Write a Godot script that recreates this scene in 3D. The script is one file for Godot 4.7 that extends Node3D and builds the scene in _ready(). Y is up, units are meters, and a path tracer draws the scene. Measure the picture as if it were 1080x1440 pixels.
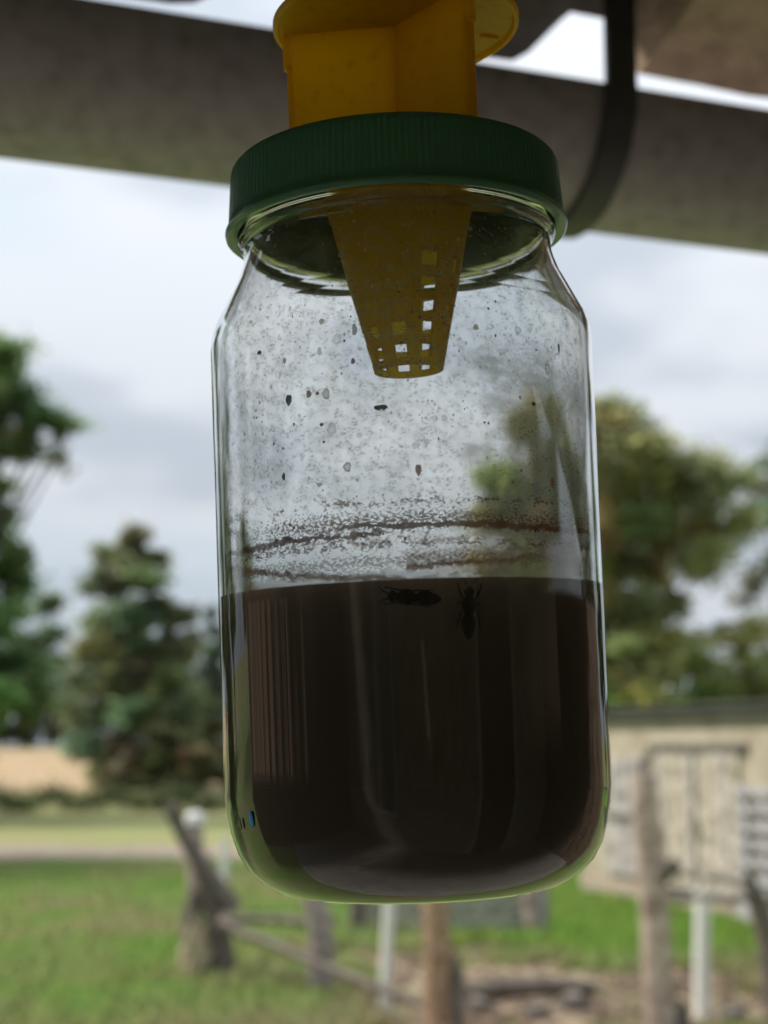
extends Node3D

var rng := RandomNumberGenerator.new()
const GUT_ANG := 0.35329
var gx := Vector3(cos(GUT_ANG), 0, -sin(GUT_ANG))      # along the gutter
var gw := Vector3(-sin(GUT_ANG), 0, -cos(GUT_ANG))     # away from the house
const GUT_C := Vector3(0, 2.1825, -1.0)
const GUT_R := 0.072
const JR := 0.0484                                     # jar radius
const LIQ := 0.0757                                    # liquid level above the jar's base
var M := {}

# ------------------------------------------------------------------ mesh builder
class MB:
	var v := PackedVector3Array()
	var n := PackedVector3Array()
	var uv := PackedVector2Array()
	var c := PackedColorArray()
	var colored := false
	var col := Color.WHITE
	func tri(a: Vector3, b: Vector3, d: Vector3) -> void:
		var nn := (d - a).cross(b - a).normalized()
		for p in [a, b, d]:
			v.append(p); n.append(nn); uv.append(Vector2(p.x, p.y)); c.append(col)
	func quad(a: Vector3, b: Vector3, d: Vector3, e: Vector3) -> void:
		tri(a, b, d)
		tri(a, d, e)
	func nquad(p: Array, nn: Array, t: Array) -> void:
		for i in [0, 1, 2, 0, 2, 3]:
			v.append(p[i]); n.append(nn[i]); uv.append(t[i]); c.append(col)
	# box with chamfered edges: centre, size, basis
	func box(o: Vector3, s: Vector3, b := Basis(), ch := 0.0) -> void:
		var h := s * 0.5
		if ch <= 0.0:
			ch = minf(h.x, minf(h.y, h.z)) * 0.12
		var ax := [b.x, b.y, b.z]
		var hh := [h.x, h.y, h.z]
		for k in 3:
			for sg in [-1.0, 1.0]:
				var i := (k + 1) % 3
				var j := (k + 2) % 3
				var q := []
				for w in [[-1, -1], [-1, 1], [1, 1], [1, -1]]:
					q.append(o + ax[k] * hh[k] * sg + ax[i] * (hh[i] - ch) * w[0] + ax[j] * (hh[j] - ch) * w[1])
				if sg > 0: quad(q[0], q[1], q[2], q[3])
				else: quad(q[3], q[2], q[1], q[0])
		for k in 3:
			var i := (k + 1) % 3
			var j := (k + 2) % 3
			for si in [-1.0, 1.0]:
				for sj in [-1.0, 1.0]:
					var p0: Vector3 = o + ax[i] * hh[i] * si + ax[j] * (hh[j] - ch) * sj
					var p1: Vector3 = o + ax[i] * (hh[i] - ch) * si + ax[j] * hh[j] * sj
					var l: Vector3 = ax[k] * (hh[k] - ch)
					if si * sj > 0: quad(p0 + l, p0 - l, p1 - l, p1 + l)
					else: quad(p0 - l, p0 + l, p1 + l, p1 - l)
		for sx in [-1.0, 1.0]:
			for sy in [-1.0, 1.0]:
				for sz in [-1.0, 1.0]:
					var a: Vector3 = o + ax[0] * hh[0] * sx + ax[1] * (hh[1] - ch) * sy + ax[2] * (hh[2] - ch) * sz
					var d: Vector3 = o + ax[0] * (hh[0] - ch) * sx + ax[1] * hh[1] * sy + ax[2] * (hh[2] - ch) * sz
					var e: Vector3 = o + ax[0] * (hh[0] - ch) * sx + ax[1] * (hh[1] - ch) * sy + ax[2] * hh[2] * sz
					if sx * sy * sz > 0: tri(a, e, d)
					else: tri(a, d, e)
	# lathe about y; profile (radius, y) runs upwards on an outer face
	func lathe(prof: Array, seg: int, a0 := -PI, a1 := PI, crease := 0.6, v_top := 1.0, v_low := 0.0, wob: Variant = null) -> void:
		var sn := []
		for i in prof.size() - 1:
			var d: Vector2 = prof[i + 1] - prof[i]
			sn.append(Vector2(d.y, -d.x).normalized())
		for i in prof.size() - 1:
			var na: Vector2 = sn[i]
			var nb: Vector2 = sn[i]
			if i > 0 and sn[i].dot(sn[i - 1]) > cos(crease): na = (sn[i] + sn[i - 1]).normalized()
			if i < sn.size() - 1 and sn[i].dot(sn[i + 1]) > cos(crease): nb = (sn[i] + sn[i + 1]).normalized()
			for k in seg:
				var t0 := a0 + (a1 - a0) * k / seg
				var t1 := a0 + (a1 - a0) * (k + 1) / seg
				var p := []
				var nn := []
				var tt := []
				for w in [[1, t0], [1, t1], [0, t1], [0, t0]]:
					var q: Vector2 = prof[i + w[0]]
					var m: Vector2 = nb if w[0] == 1 else na
					var rr: float = q.x
					if wob != null: rr += wob.call(w[1], q)
					p.append(Vector3(rr * sin(w[1]), q.y, rr * cos(w[1])))
					nn.append(Vector3(m.x * sin(w[1]), m.y, m.x * cos(w[1])))
					tt.append(Vector2((w[1] + PI) / TAU, (v_top - q.y) / (v_top - v_low)))
				nquad(p, nn, tt)
	# tube along points with radii; closed with caps
	func tube(pts: Array, rad: Array, sides := 10, wob := 0.0, seed_ := 0) -> void:
		var rings := []
		var norms := []
		var r2 := RandomNumberGenerator.new()
		r2.seed = seed_ + 7
		for i in pts.size():
			var t: Vector3 = (pts[mini(i + 1, pts.size() - 1)] - pts[maxi(i - 1, 0)]).normalized()
			var u := t.cross(Vector3(0.13, 0.21, 0.97) if absf(t.z) < 0.9 else Vector3(1, 0.1, 0)).normalized()
			var w := t.cross(u)
			var ring := []
			var nr := []
			for k in sides:
				var a := TAU * k / sides
				var d := u * cos(a) + w * sin(a)
				ring.append(pts[i] + d * rad[i] * (1.0 + wob * r2.randf_range(-1, 1)))
				nr.append(d)
			rings.append(ring)
			norms.append(nr)
		for i in pts.size() - 1:
			for k in sides:
				var k2 := (k + 1) % sides
				nquad([rings[i + 1][k], rings[i + 1][k2], rings[i][k2], rings[i][k]], [norms[i + 1][k], norms[i + 1][k2], norms[i][k2], norms[i][k]], [Vector2(0, i + 1), Vector2(1, i + 1), Vector2(1, i), Vector2(0, i)])
		for k in sides:
			var k2 := (k + 1) % sides
			tri(pts[0], rings[0][k], rings[0][k2])
			tri(pts[-1], rings[-1][k2], rings[-1][k])
	# profile (list of Vector2 in s, h) with thickness, extruded along dir from origin o with axes ex, ey
	func sheet(prof: Array, th: float, o: Vector3, ex: Vector3, ey: Vector3, dir: Vector3, len: float) -> void:
		for i in prof.size() - 1:
			var a: Vector3 = o + ex * prof[i].x + ey * prof[i].y
			var b: Vector3 = o + ex * prof[i + 1].x + ey * prof[i + 1].y
			var up := ey * th
			var l := dir * len
			quad(a, b, b + l, a + l)
			quad(a + up, a + up + l, b + up + l, b + up)
			quad(a, a + up, b + up, b)
			quad(a + l, b + l, b + up + l, a + up + l)
		for e in [0, prof.size() - 1]:
			var a: Vector3 = o + ex * prof[e].x + ey * prof[e].y
			quad(a, a + dir * len, a + dir * len + ey * th, a + ey * th)
	func done() -> ArrayMesh:
		var a := []
		a.resize(Mesh.ARRAY_MAX)
		a[Mesh.ARRAY_VERTEX] = v
		a[Mesh.ARRAY_NORMAL] = n
		a[Mesh.ARRAY_TEX_UV] = uv
		if colored: a[Mesh.ARRAY_COLOR] = c
		var m := ArrayMesh.new()
		m.add_surface_from_arrays(Mesh.PRIMITIVE_TRIANGLES, a)
		return m

# ------------------------------------------------------------------ nodes
func put(called: String, mesh: Mesh, mat: Material, parent: Node = self) -> MeshInstance3D:
	var o := MeshInstance3D.new()
	o.name = numbered(called, parent)
	o.mesh = mesh
	o.material_override = mat
	parent.add_child(o, true)
	return o

func numbered(called: String, parent: Node) -> String:
	if not parent.has_node(NodePath(called)): return called
	var i := 1
	while parent.has_node(NodePath("%s_%03d" % [called, i])): i += 1
	return "%s_%03d" % [called, i]

func thing(called: String, label: String, category: String, at := Vector3.ZERO, group := "") -> Node3D:
	var o := Node3D.new()
	o.name = numbered(called, self)
	add_child(o, true)
	o.position = at
	return tag(o, label, category, group)

func tag(o: Node3D, label: String, category: String, group := "") -> Node3D:
	o.set_meta("label", label)
	o.set_meta("category", category)
	if group: o.set_meta("group", group)
	return o

func structure(called: String, mesh: Mesh, mat: Material, label: String, category: String) -> MeshInstance3D:
	var o := put(called, mesh, mat)
	o.set_meta("kind", "structure")
	tag(o, label, category)
	return o

func holder(called: String, parent: Node) -> Node3D:
	var o := Node3D.new()
	o.name = numbered(called, parent)
	parent.add_child(o, true)
	return o

# ------------------------------------------------------------------ materials
func lin(r: float, g: float, b: float) -> Color:
	return Color(r, g, b).linear_to_srgb()

func noise_tex(seed_: int, freq: float, oct: int, ramp: Array, size := 512, typ := FastNoiseLite.TYPE_SIMPLEX_SMOOTH) -> NoiseTexture2D:
	var nz := FastNoiseLite.new()
	nz.seed = seed_
	nz.noise_type = typ
	nz.frequency = freq
	nz.fractal_octaves = oct
	var t := NoiseTexture2D.new()
	t.width = size
	t.height = size
	t.seamless = true
	t.noise = nz
	if ramp.size():
		var g := Gradient.new()
		g.offsets = PackedFloat32Array(ramp.map(func(x): return x[0]))
		g.colors = PackedColorArray(ramp.map(func(x): return x[1]))
		t.color_ramp = g
	return t

func mat(color: Color, rough := 0.8, tex: Texture2D = null, scale := 1.0, bump: Texture2D = null, bump_cm := 0.2, world := true) -> StandardMaterial3D:
	var m := StandardMaterial3D.new()
	m.albedo_color = color
	m.roughness = rough
	if tex: m.albedo_texture = tex
	if bump:
		m.heightmap_enabled = true
		m.heightmap_texture = bump
		m.heightmap_scale = bump_cm
	if tex or bump:
		m.uv1_triplanar = true
		m.uv1_world_triplanar = world
		m.uv1_scale = Vector3.ONE * scale
	return m

func make_materials() -> void:
	var mottled := noise_tex(3, 0.012, 5, [[0.0, lin(0.45, 0.44, 0.42)], [0.45, lin(0.8, 0.8, 0.79)], [1.0, lin(1, 1, 1)]])
	var fine := noise_tex(5, 0.05, 4, [])
	var grain := noise_tex(8, 0.012, 6, [[0.22, lin(0.38, 0.35, 0.33)], [0.55, lin(0.85, 0.84, 0.83)], [0.9, lin(1, 1, 1)]])
	M.gutter = mat(lin(0.36, 0.32, 0.325), 0.62, mottled, 7.0, fine, 0.05)
	M.gutter.metallic = 0.15
	M.strap = mat(lin(0.05, 0.05, 0.048), 0.55, mottled, 8.0)
	M.tile = mat(lin(0.09, 0.08, 0.07), 0.9, mottled, 4.0, fine, 0.25)
	M.tile_brown = mat(lin(0.50, 0.38, 0.25), 0.92, mottled, 5.0, fine, 0.3)
	M.added_boards = mat(lin(0.30, 0.22, 0.17), 0.9, grain, 1.5)
	M.house_wall = mat(lin(0.62, 0.56, 0.49), 0.9, grain, 1.5)
	M.house_white = mat(lin(0.75, 0.75, 0.74), 0.5)
	M.house_door = mat(lin(0.16, 0.10, 0.07), 0.6, grain, 2.0)
	M.concrete = mat(lin(0.46, 0.44, 0.41), 0.9, mottled, 0.8)
	M.pane = StandardMaterial3D.new()
	M.pane.albedo_color = Color(0.9, 0.95, 0.95, 0.12)
	M.pane.roughness = 0.03
	M.pane.transparency = BaseMaterial3D.TRANSPARENCY_ALPHA
	M.dark_room = mat(lin(0.05, 0.05, 0.05), 0.9)
	# plastics of the trap
	var scuff := noise_tex(21, 0.03, 5, [[0.0, lin(0.75, 0.72, 0.68)], [0.3, lin(0.97, 0.96, 0.95)], [1.0, lin(1, 1, 1)]])
	M.yellow = mat(lin(0.94, 0.65, 0.020), 0.36, scuff, 9.0, null, 0.0, false)
	M.yellow.backlight_enabled = true
	M.yellow.backlight = Color(1.12, 1.12, 1.12)
	M.green = mat(lin(0.080, 0.225, 0.118), 0.27)
	M.green.backlight_enabled = true
	M.green.backlight = Color(0.3, 0.3, 0.3)
	M.glass = StandardMaterial3D.new()
	M.glass.albedo_color = Color(0.985, 0.99, 0.985, 0.0)
	M.glass.roughness = 0.0
	M.glass.refraction_enabled = true
	M.glass.refraction_scale = 0.05
	M.glass.transparency = BaseMaterial3D.TRANSPARENCY_ALPHA
	M.film = StandardMaterial3D.new()
	M.film.transparency = BaseMaterial3D.TRANSPARENCY_ALPHA
	M.film.albedo_texture = film_texture()
	M.film.roughness = 0.95
	M.film.metallic_specular = 0.1
	M.film.backlight_enabled = true
	M.film.backlight = Color(1.33, 1.33, 1.33)
	M.bloom_light = StandardMaterial3D.new()
	M.bloom_light.transparency = BaseMaterial3D.TRANSPARENCY_ALPHA
	M.bloom_light.albedo_texture = bloom_light_texture()
	M.bloom_light.roughness = 1.0
	M.bloom_light.metallic_specular = 0.0
	M.murk = mat(lin(0.140, 0.112, 0.094), 0.9)
	M.murk.metallic_specular = 0.0
	M.chitin = mat(lin(0.006, 0.005, 0.004), 0.8)
	M.wing = mat(lin(0.05, 0.037, 0.027), 0.5)
	# wood, shed, ground
	M.post_grey = mat(lin(0.38, 0.33, 0.30), 0.9, grain, 1.2, fine, 0.6)
	M.post_pink = mat(lin(0.50, 0.39, 0.34), 0.9, grain, 1.1, fine, 0.5)
	M.post_orange = mat(lin(0.44, 0.29, 0.19), 0.9, grain, 2.0, fine, 0.5)
	M.wood_pale = mat(lin(0.50, 0.43, 0.27), 0.9, grain, 3.0)
	M.bark = mat(lin(0.21, 0.18, 0.15), 0.95, grain, 2.4, fine, 1.0)
	M.tree_bark = mat(lin(0.12, 0.10, 0.085), 0.95, grain, 0.8)
	M.white_plastic = mat(lin(0.72, 0.72, 0.67), 0.55)
	M.white_cap = mat(lin(0.78, 0.77, 0.75), 0.7)
	M.board_grey = mat(lin(0.42, 0.40, 0.36), 0.9, grain, 1.4)
	M.plaster = mat(lin(0.50, 0.445, 0.345), 0.95, noise_tex(33, 0.008, 5, [[0.15, lin(0.62, 0.58, 0.53)], [0.5, lin(0.92, 0.91, 0.89)], [1.0, lin(1, 1, 1)]]), 0.35)
	M.plinth = mat(lin(0.50, 0.41, 0.33), 0.95, mottled, 0.9)
	M.door_plank = mat(lin(0.60, 0.54, 0.44), 0.85, grain, 0.9)
	M.door_plank2 = mat(lin(0.55, 0.51, 0.45), 0.85, grain, 0.7)
	M.lintel = mat(lin(0.20, 0.195, 0.17), 0.85, grain, 1.0)
	M.panel = mat(lin(0.53, 0.50, 0.48), 0.85, grain, 0.6)
	M.slat = mat(lin(0.52, 0.52, 0.54), 0.8, grain, 1.2)
	M.shed_roof = mat(lin(0.15, 0.15, 0.125), 0.9, mottled, 1.0)
	M.ground = StandardMaterial3D.new()
	M.ground.vertex_color_use_as_albedo = true
	M.ground.roughness = 0.95
	M.ground.metallic_specular = 0.2
	M.ground.albedo_texture = noise_tex(41, 0.04, 5, [[0.0, lin(0.62, 0.64, 0.6)], [1.0, lin(1.0, 1.0, 1.0)]])
	M.ground.uv1_triplanar = true
	M.ground.uv1_world_triplanar = true
	M.ground.uv1_scale = Vector3.ONE * 0.7
	M.road = mat(lin(0.31, 0.245, 0.195), 0.95, mottled, 0.35)
	M.field = mat(lin(0.42, 0.30, 0.165), 0.95, mottled, 0.06)
	M.leaf = StandardMaterial3D.new()
	M.leaf.vertex_color_use_as_albedo = true
	M.leaf.roughness = 0.75
	M.leaf.metallic_specular = 0.25
	M.leaf.backlight_enabled = true
	M.leaf.backlight = Color(1.2, 1.2, 1.2)
	M.clod = mat(lin(0.27, 0.19, 0.14), 0.95)
	M.stone = mat(lin(0.24, 0.215, 0.19), 0.95, mottled, 2.0, fine, 1.0)

# dried residue on the inside of the jar: haze, grime, specks, tide lines and foam
func film_texture() -> ImageTexture:
	var W := 2048
	var H := 1024
	var layer := func(s: int, f: float, o: int, typ: int, cel := false) -> PackedByteArray:
		var nz := FastNoiseLite.new()
		nz.seed = s
		nz.noise_type = typ
		nz.frequency = f
		nz.fractal_octaves = o
		if cel: nz.cellular_return_type = FastNoiseLite.RETURN_DISTANCE
		return nz.get_seamless_image(W, H, false, false, 0.1, true).get_data()
	var SS := FastNoiseLite.TYPE_SIMPLEX_SMOOTH
	var broad: PackedByteArray = layer.call(1, 0.006, 4, SS)
	var mid: PackedByteArray = layer.call(2, 0.03, 4, SS)
	var fine: PackedByteArray = layer.call(3, 0.11, 3, SS)
	var fine2: PackedByteArray = layer.call(4, 0.30, 2, SS)
	var top := 0.170
	var low := 0.074
	var im := Image.create_empty(W, H, false, Image.FORMAT_RGBA8)
	var data := PackedByteArray()
	data.resize(W * H * 4)
	for y in H:
		var h := top - (top - low) * (y + 0.5) / H
		for x in W:
			var i := y * W + x
			var b := broad[i] / 255.0
			var m := mid[i] / 255.0
			var f := fine[i] / 255.0
			var g := fine2[i] / 255.0
			var u := (float(x) / W - 0.5) * TAU
			# pale haze, in patches and faint vertical runs
			var streak := mid[(x * 2 % W) + (y / 24) * W] / 255.0
			var a := 0.045 + 0.17 * smoothstep(0.3, 0.75, b * 0.6 + m * 0.4) + 0.05 * smoothstep(0.5, 0.8, streak)
			a += 0.10 * smoothstep(0.55, 0.75, m) * smoothstep(0.45, 0.6, f)
			var r := 0.96
			var gg := 0.96
			var bb := 0.95
			a += 0.48 * smoothstep(0.25, 0.5, u + (b - 0.5) * 0.5) * smoothstep(1.35, 1.1, u) * smoothstep(0.132, 0.122, h + (m - 0.5) * 0.012)
			a *= lerpf(1.0, 0.45, smoothstep(0.140, 0.155, h))
			# fine grey grime
			var grime := smoothstep(0.635, 0.70, f) * smoothstep(0.42, 0.62, m)
			var worm := smoothstep(0.035, 0.012, absf(f - 0.5)) * smoothstep(0.60, 0.70, g * 0.4 + m * 0.6)
			var dk := clampf(maxf(grime * 0.75, worm * 0.9), 0.0, 1.0)
			a = lerpf(a, 0.55, dk)
			r = lerpf(r, 0.24, dk); gg = lerpf(gg, 0.215, dk); bb = lerpf(bb, 0.19, dk)
			# tide lines of brown sediment near the liquid
			if h < 0.098:
				var wav := 0.0004 * (b - 0.5) * 4.0 + 0.00035 * (m - 0.5) * 4.0
				var s0 := exp(-pow((h - 0.0880 + 0.0004 * u - wav) / 0.00085, 2.0)) * smoothstep(-0.75, -0.1, u + (b - 0.5)) 
				var s1 := exp(-pow((h - 0.0866 - 0.0010 * u - wav * 1.3) / 0.0012, 2.0)) * smoothstep(0.15, -0.35, u + (m - 0.5))
				var s2 := exp(-pow((h - 0.0893 - wav) / 0.0024, 2.0)) * 0.60 * smoothstep(-1.2, -0.5, u)
				var s3 := exp(-pow((h - 0.0935 - wav) / 0.0011, 2.0)) * 0.62 * smoothstep(0.40, 0.62, b * 0.5 + m * 0.5)
				var s4 := exp(-pow((h - 0.0838 - 0.4 * wav) / 0.0012, 2.0)) * 0.6 * smoothstep(0.36, 0.6, m)
				var s5 := exp(-pow((h - 0.0800 - 0.4 * wav) / 0.0016, 2.0)) * 0.6
				var sed := maxf(maxf(s0 * 1.25, s1), maxf(s2, maxf(s3, s4)))
				var grainy := f * 0.58 + g * 0.42
				var cover := smoothstep(0.645 - sed * 0.42, 0.72 - sed * 0.36, grainy) * smoothstep(0.02, 0.12, sed) * minf(1.0, 0.6 + sed * 0.5)
				# cream scum between the lines, thickest at the liquid
				var foam := smoothstep(0.0955, 0.079, h - wav) 
				var fa := 0.09 + 0.17 * foam * smoothstep(0.28, 0.5, m * 0.5 + f * 0.5 + foam * 0.24)
				a = maxf(a, fa)
				var cream := smoothstep(0.0865, 0.0795, h)
				r = lerpf(r, lerpf(0.88, 0.82, cream), foam); gg = lerpf(gg, lerpf(0.87, 0.76, cream), foam); bb = lerpf(bb, lerpf(0.86, 0.64, cream), foam)
				var tan_c := smoothstep(0.645 - s5 * 0.42, 0.74 - s5 * 0.36, grainy) * smoothstep(0.02, 0.3, s5)
				a = lerpf(a, 0.82, tan_c * 0.8)
				r = lerpf(r, 0.60, tan_c); gg = lerpf(gg, 0.42, tan_c); bb = lerpf(bb, 0.24, tan_c)
				a = lerpf(a, 0.92, cover)
				r = lerpf(r, 0.34, cover); gg = lerpf(gg, 0.14, cover); bb = lerpf(bb, 0.09, cover)
				# ragged white lip of foam just over the liquid
				var lip := smoothstep(0.0004, -0.0002, h - 0.0781 - 0.0022 * (m - 0.5) * 2.0 - 0.0009 * (f - 0.5) * 2.0)
				a = lerpf(a, 0.5, lip)
				r = lerpf(r, 0.88, lip); gg = lerpf(gg, 0.84, lip); bb = lerpf(bb, 0.76, lip)
			var c := lin(r, gg, bb)
			data[i * 4] = int(c.r * 255.0)
			data[i * 4 + 1] = int(c.g * 255.0)
			data[i * 4 + 2] = int(c.b * 255.0)
			data[i * 4 + 3] = int(clampf(a, 0.0, 1.0) * 255.0)
	# the larger specks and drops: angle, height (m), half sizes (mm), kind
	var specks := [
		[-0.618, 0.1196, 0.9, 1.3, 0], [-0.498, 0.1202, 0.7, 0.9, 1], [-0.450, 0.1201, 0.45, 0.4, 0], [-0.403, 0.1197, 0.9, 1.3, 2], [-0.258, 0.1267, 0.5, 0.7, 3], [-0.884, 0.1407, 0.5, 0.4, 2],
		[-0.813, 0.1325, 0.8, 0.5, 0], [-0.638, 0.1291, 0.5, 0.7, 4], [-0.414, 0.1369, 0.7, 0.7, 4], [-0.465, 0.1369, 0.5, 0.5, 5], [-0.245, 0.1341, 0.6, 1.4, 6], [-0.431, 0.1299, 0.5, 0.9, 2],
		[-0.337, 0.1322, 0.9, 1.3, 5], [-0.379, 0.1114, 1.1, 1.4, 5], [-0.432, 0.1127, 0.5, 0.4, 0], [-0.305, 0.1022, 0.9, 1.1, 2], [0.041, 0.1007, 0.7, 1.3, 1], [0.527, 0.0979, 0.5, 0.5, 1],
		[0.791, 0.0986, 0.7, 1.1, 1], [0.359, 0.1340, 0.7, 0.7, 4], [0.602, 0.1342, 1.0, 1.0, 5], [0.797, 0.1259, 0.8, 1.3, 2], [0.683, 0.1169, 0.7, 0.5, 0], [-0.129, 0.1154, 1.6, 0.7, 0],
		[0.130, 0.1125, 0.7, 0.7, 5], [0.176, 0.1125, 0.7, 0.7, 5], [0.425, 0.1007, 0.8, 1.2, 5], [-0.664, 0.1017, 0.5, 0.9, 0], [-0.454, 0.0988, 0.7, 0.5, 4], [0.717, 0.1165, 0.9, 0.7, 4],
		[0.907, 0.1317, 0.4, 1.3, 0], [-0.238, 0.1093, 0.7, 0.5, 5], [-0.546, 0.1058, 0.7, 0.5, 5], [0.62, 0.0975, 0.6, 0.6, 4],
	]
	var r3 := RandomNumberGenerator.new()
	r3.seed = 90
	for k in 1500:
		var kind := [0, 0, 5, 5, 5, 2, 4, 7, 7, 7][r3.randi() % 10] as int
		var s := r3.randf_range(0.09, 0.30) * (2.0 if kind == 5 and r3.randf() < 0.4 else 1.0)
		specks.append([r3.randf_range(-PI, PI), r3.randf_range(0.083, 0.166), s * r3.randf_range(0.6, 1.2), s * r3.randf_range(0.7, 1.6), kind])
	var cols := [lin(0.035, 0.028, 0.022), lin(0.62, 0.24, 0.08), lin(0.42, 0.32, 0.19), lin(0.55, 0.11, 0.045), lin(0.85, 0.64, 0.28), lin(0.62, 0.60, 0.55), lin(0.24, 0.32, 0.40), lin(0.20, 0.18, 0.16)]
	var al := [0.95, 0.9, 0.86, 0.92, 0.8, 0.55, 0.8, 0.7]
	for s in specks:
		var cx: float = (s[0] / TAU + 0.5) * W
		var cy: float = (top - s[1]) / (top - low) * H
		var rx: float = s[2] * 0.001 / (TAU * 0.0472) * W
		var ry: float = s[3] * 0.001 / (top - low) * H
		var turn := r3.randf_range(-0.5, 0.5)
		var ph := r3.randf_range(0, TAU)
		for yy in range(int(cy - ry * 1.5) - 1, int(cy + ry * 1.5) + 2):
			if yy < 0 or yy >= H: continue
			for xx in range(int(cx - rx * 1.5) - 1, int(cx + rx * 1.5) + 2):
				var dx := (xx - cx) / rx
				var dy := (yy - cy) / ry
				var ex := dx * cos(turn) - dy * sin(turn)
				var ey := dx * sin(turn) + dy * cos(turn)
				var ang := atan2(ey, ex)
				var d := sqrt(ex * ex + ey * ey) / (1.0 + 0.08 * sin(ang * 3.0 + ph) + 0.05 * sin(ang * 5.0 + ph * 2.0))
				var soft := 1.6 / maxf(rx + ry, 1.6)
				var cov := smoothstep(1.0 + soft, 1.0 - soft, d)
				if cov <= 0.0: continue
				var kind: int = s[4]
				var aa: float = al[kind]
				if kind == 5 or kind == 2: aa *= 0.62 + 0.38 * smoothstep(0.45, 0.95, d)
				var i := (yy * W + posmod(xx, W)) * 4
				var w := cov * aa
				var cc: Color = cols[kind] as Color
				data[i] = int(lerpf(data[i], cc.r * 255.0, w))
				data[i + 1] = int(lerpf(data[i + 1], cc.g * 255.0, w))
				data[i + 2] = int(lerpf(data[i + 2], cc.b * 255.0, w))
				data[i + 3] = int(lerpf(data[i + 3], aa * 255.0, cov))
	im = Image.create_from_data(W, H, false, Image.FORMAT_RGBA8, data)
	return ImageTexture.create_from_image(im)

# pale matter and painted light in the liquid, thinning out downwards
func bloom_light_texture() -> ImageTexture:
	var nz := FastNoiseLite.new()
	nz.seed = 61
	nz.frequency = 0.02
	nz.fractal_octaves = 4
	var im := nz.get_seamless_image(1024, 192, false, false, 0.1, true)
	var out := Image.create_empty(1024, 192, false, Image.FORMAT_RGBA8)
	for y in 192:
		for x in 1024:
			var n := im.get_pixel(x, y).r
			var run := im.get_pixel(x, 60).r
			var d := y / 192.0
			var u := (x / 1024.0 - 0.5) * TAU
			var a := 0.50 * exp(-d * (6.0 + 6.0 * n)) + 0.12 * (1.0 - d) * smoothstep(0.35, 0.7, run) + 0.08 * (1.0 - d) * n
			var c := Color(0.76, 0.64, 0.55)
			# painted streaks: light coming through the liquid and reflections on the wall
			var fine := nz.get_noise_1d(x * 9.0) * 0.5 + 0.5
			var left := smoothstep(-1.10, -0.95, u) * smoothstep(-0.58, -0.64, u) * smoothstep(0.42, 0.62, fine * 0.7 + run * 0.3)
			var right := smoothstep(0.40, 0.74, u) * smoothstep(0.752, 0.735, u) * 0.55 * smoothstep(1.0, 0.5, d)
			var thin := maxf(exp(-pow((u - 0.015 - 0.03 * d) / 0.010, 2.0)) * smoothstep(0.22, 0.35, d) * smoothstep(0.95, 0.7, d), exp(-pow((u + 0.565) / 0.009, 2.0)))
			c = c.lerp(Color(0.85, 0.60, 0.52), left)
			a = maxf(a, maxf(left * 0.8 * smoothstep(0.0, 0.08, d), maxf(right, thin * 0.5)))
			c = c.linear_to_srgb()
			out.set_pixel(x, y, Color(c.r, c.g, c.b, clampf(a * smoothstep(1.0, 0.9, d), 0.0, 0.8)))
	return ImageTexture.create_from_image(out)

# ------------------------------------------------------------------ sky
func sky_image() -> ImageTexture:
	var W := 1024
	var H := 512
	var n1 := FastNoiseLite.new()
	n1.seed = 11; n1.frequency = 1.25; n1.fractal_octaves = 5; n1.noise_type = FastNoiseLite.TYPE_SIMPLEX_SMOOTH
	var n2 := FastNoiseLite.new()
	n2.seed = 15; n2.frequency = 0.55; n2.fractal_octaves = 4; n2.noise_type = FastNoiseLite.TYPE_SIMPLEX_SMOOTH
	var im := Image.create_empty(W, H, false, Image.FORMAT_RGBF)
	for y in H:
		var el := (0.5 - (y + 0.5) / H) * PI
		for x in W:
			var az := (x + 0.5) / W * TAU
			var c := Color(0.15, 0.16, 0.15)
			if el > -0.03:
				var s := maxf(sin(el), 0.0)
				var k := 1.0 / (s + 0.16)
				var p := Vector3(sin(az) * cos(el) * k, 0.0, cos(az) * cos(el) * k)
				var a := n1.get_noise_3d(p.x, 3.0, p.z) * 0.5 + 0.5
				var b := n2.get_noise_3d(p.x, 9.0, p.z) * 0.5 + 0.5
				var white := Color(0.240, 0.252, 0.270)
				var grey := Color(0.168, 0.187, 0.212)
				var blue := Color(0.198, 0.230, 0.260)
				c = white.lerp(grey, smoothstep(0.42, 0.66, a))
				c = c.lerp(blue, smoothstep(0.46, 0.64, b) * 0.6)
				c = c.lerp(Color(0.230, 0.260, 0.288), 0.35 * exp(-s * 6.0))
				var lift := 0.80 + 1.40 * s
				c = Color(c.r * lift, c.g * lift, c.b * lift)
			im.set_pixel(x, y, c)
	return ImageTexture.create_from_image(im)

# ------------------------------------------------------------------ trees
func leaf_cloud(mb: MB, centre: Vector3, rad: Vector3, count: int, size: float, base: Color, r: RandomNumberGenerator, droop := 0.0) -> void:
	for i in count:
		var d := Vector3(r.randfn(), r.randfn(), r.randfn()) * 0.48
		var p := centre + Vector3(d.x * rad.x, d.y * rad.y, d.z * rad.z)
		p.y -= droop * r.randf() * r.randf()
		var b := Basis.from_euler(Vector3(r.randf_range(-1.1, 1.1), r.randf_range(0, TAU), r.randf_range(-1.1, 1.1)))
		var s := size * r.randf_range(0.6, 1.4)
		var k := r.randf_range(0.75, 1.25)
		mb.col = Color(base.r * k * r.randf_range(0.9, 1.15), base.g * k, base.b * k * r.randf_range(0.8, 1.2))
		mb.quad(p - b.x * s * 0.5, p + b.z * s * 0.28, p + b.x * s * 0.5, p - b.z * s * 0.28)

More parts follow.
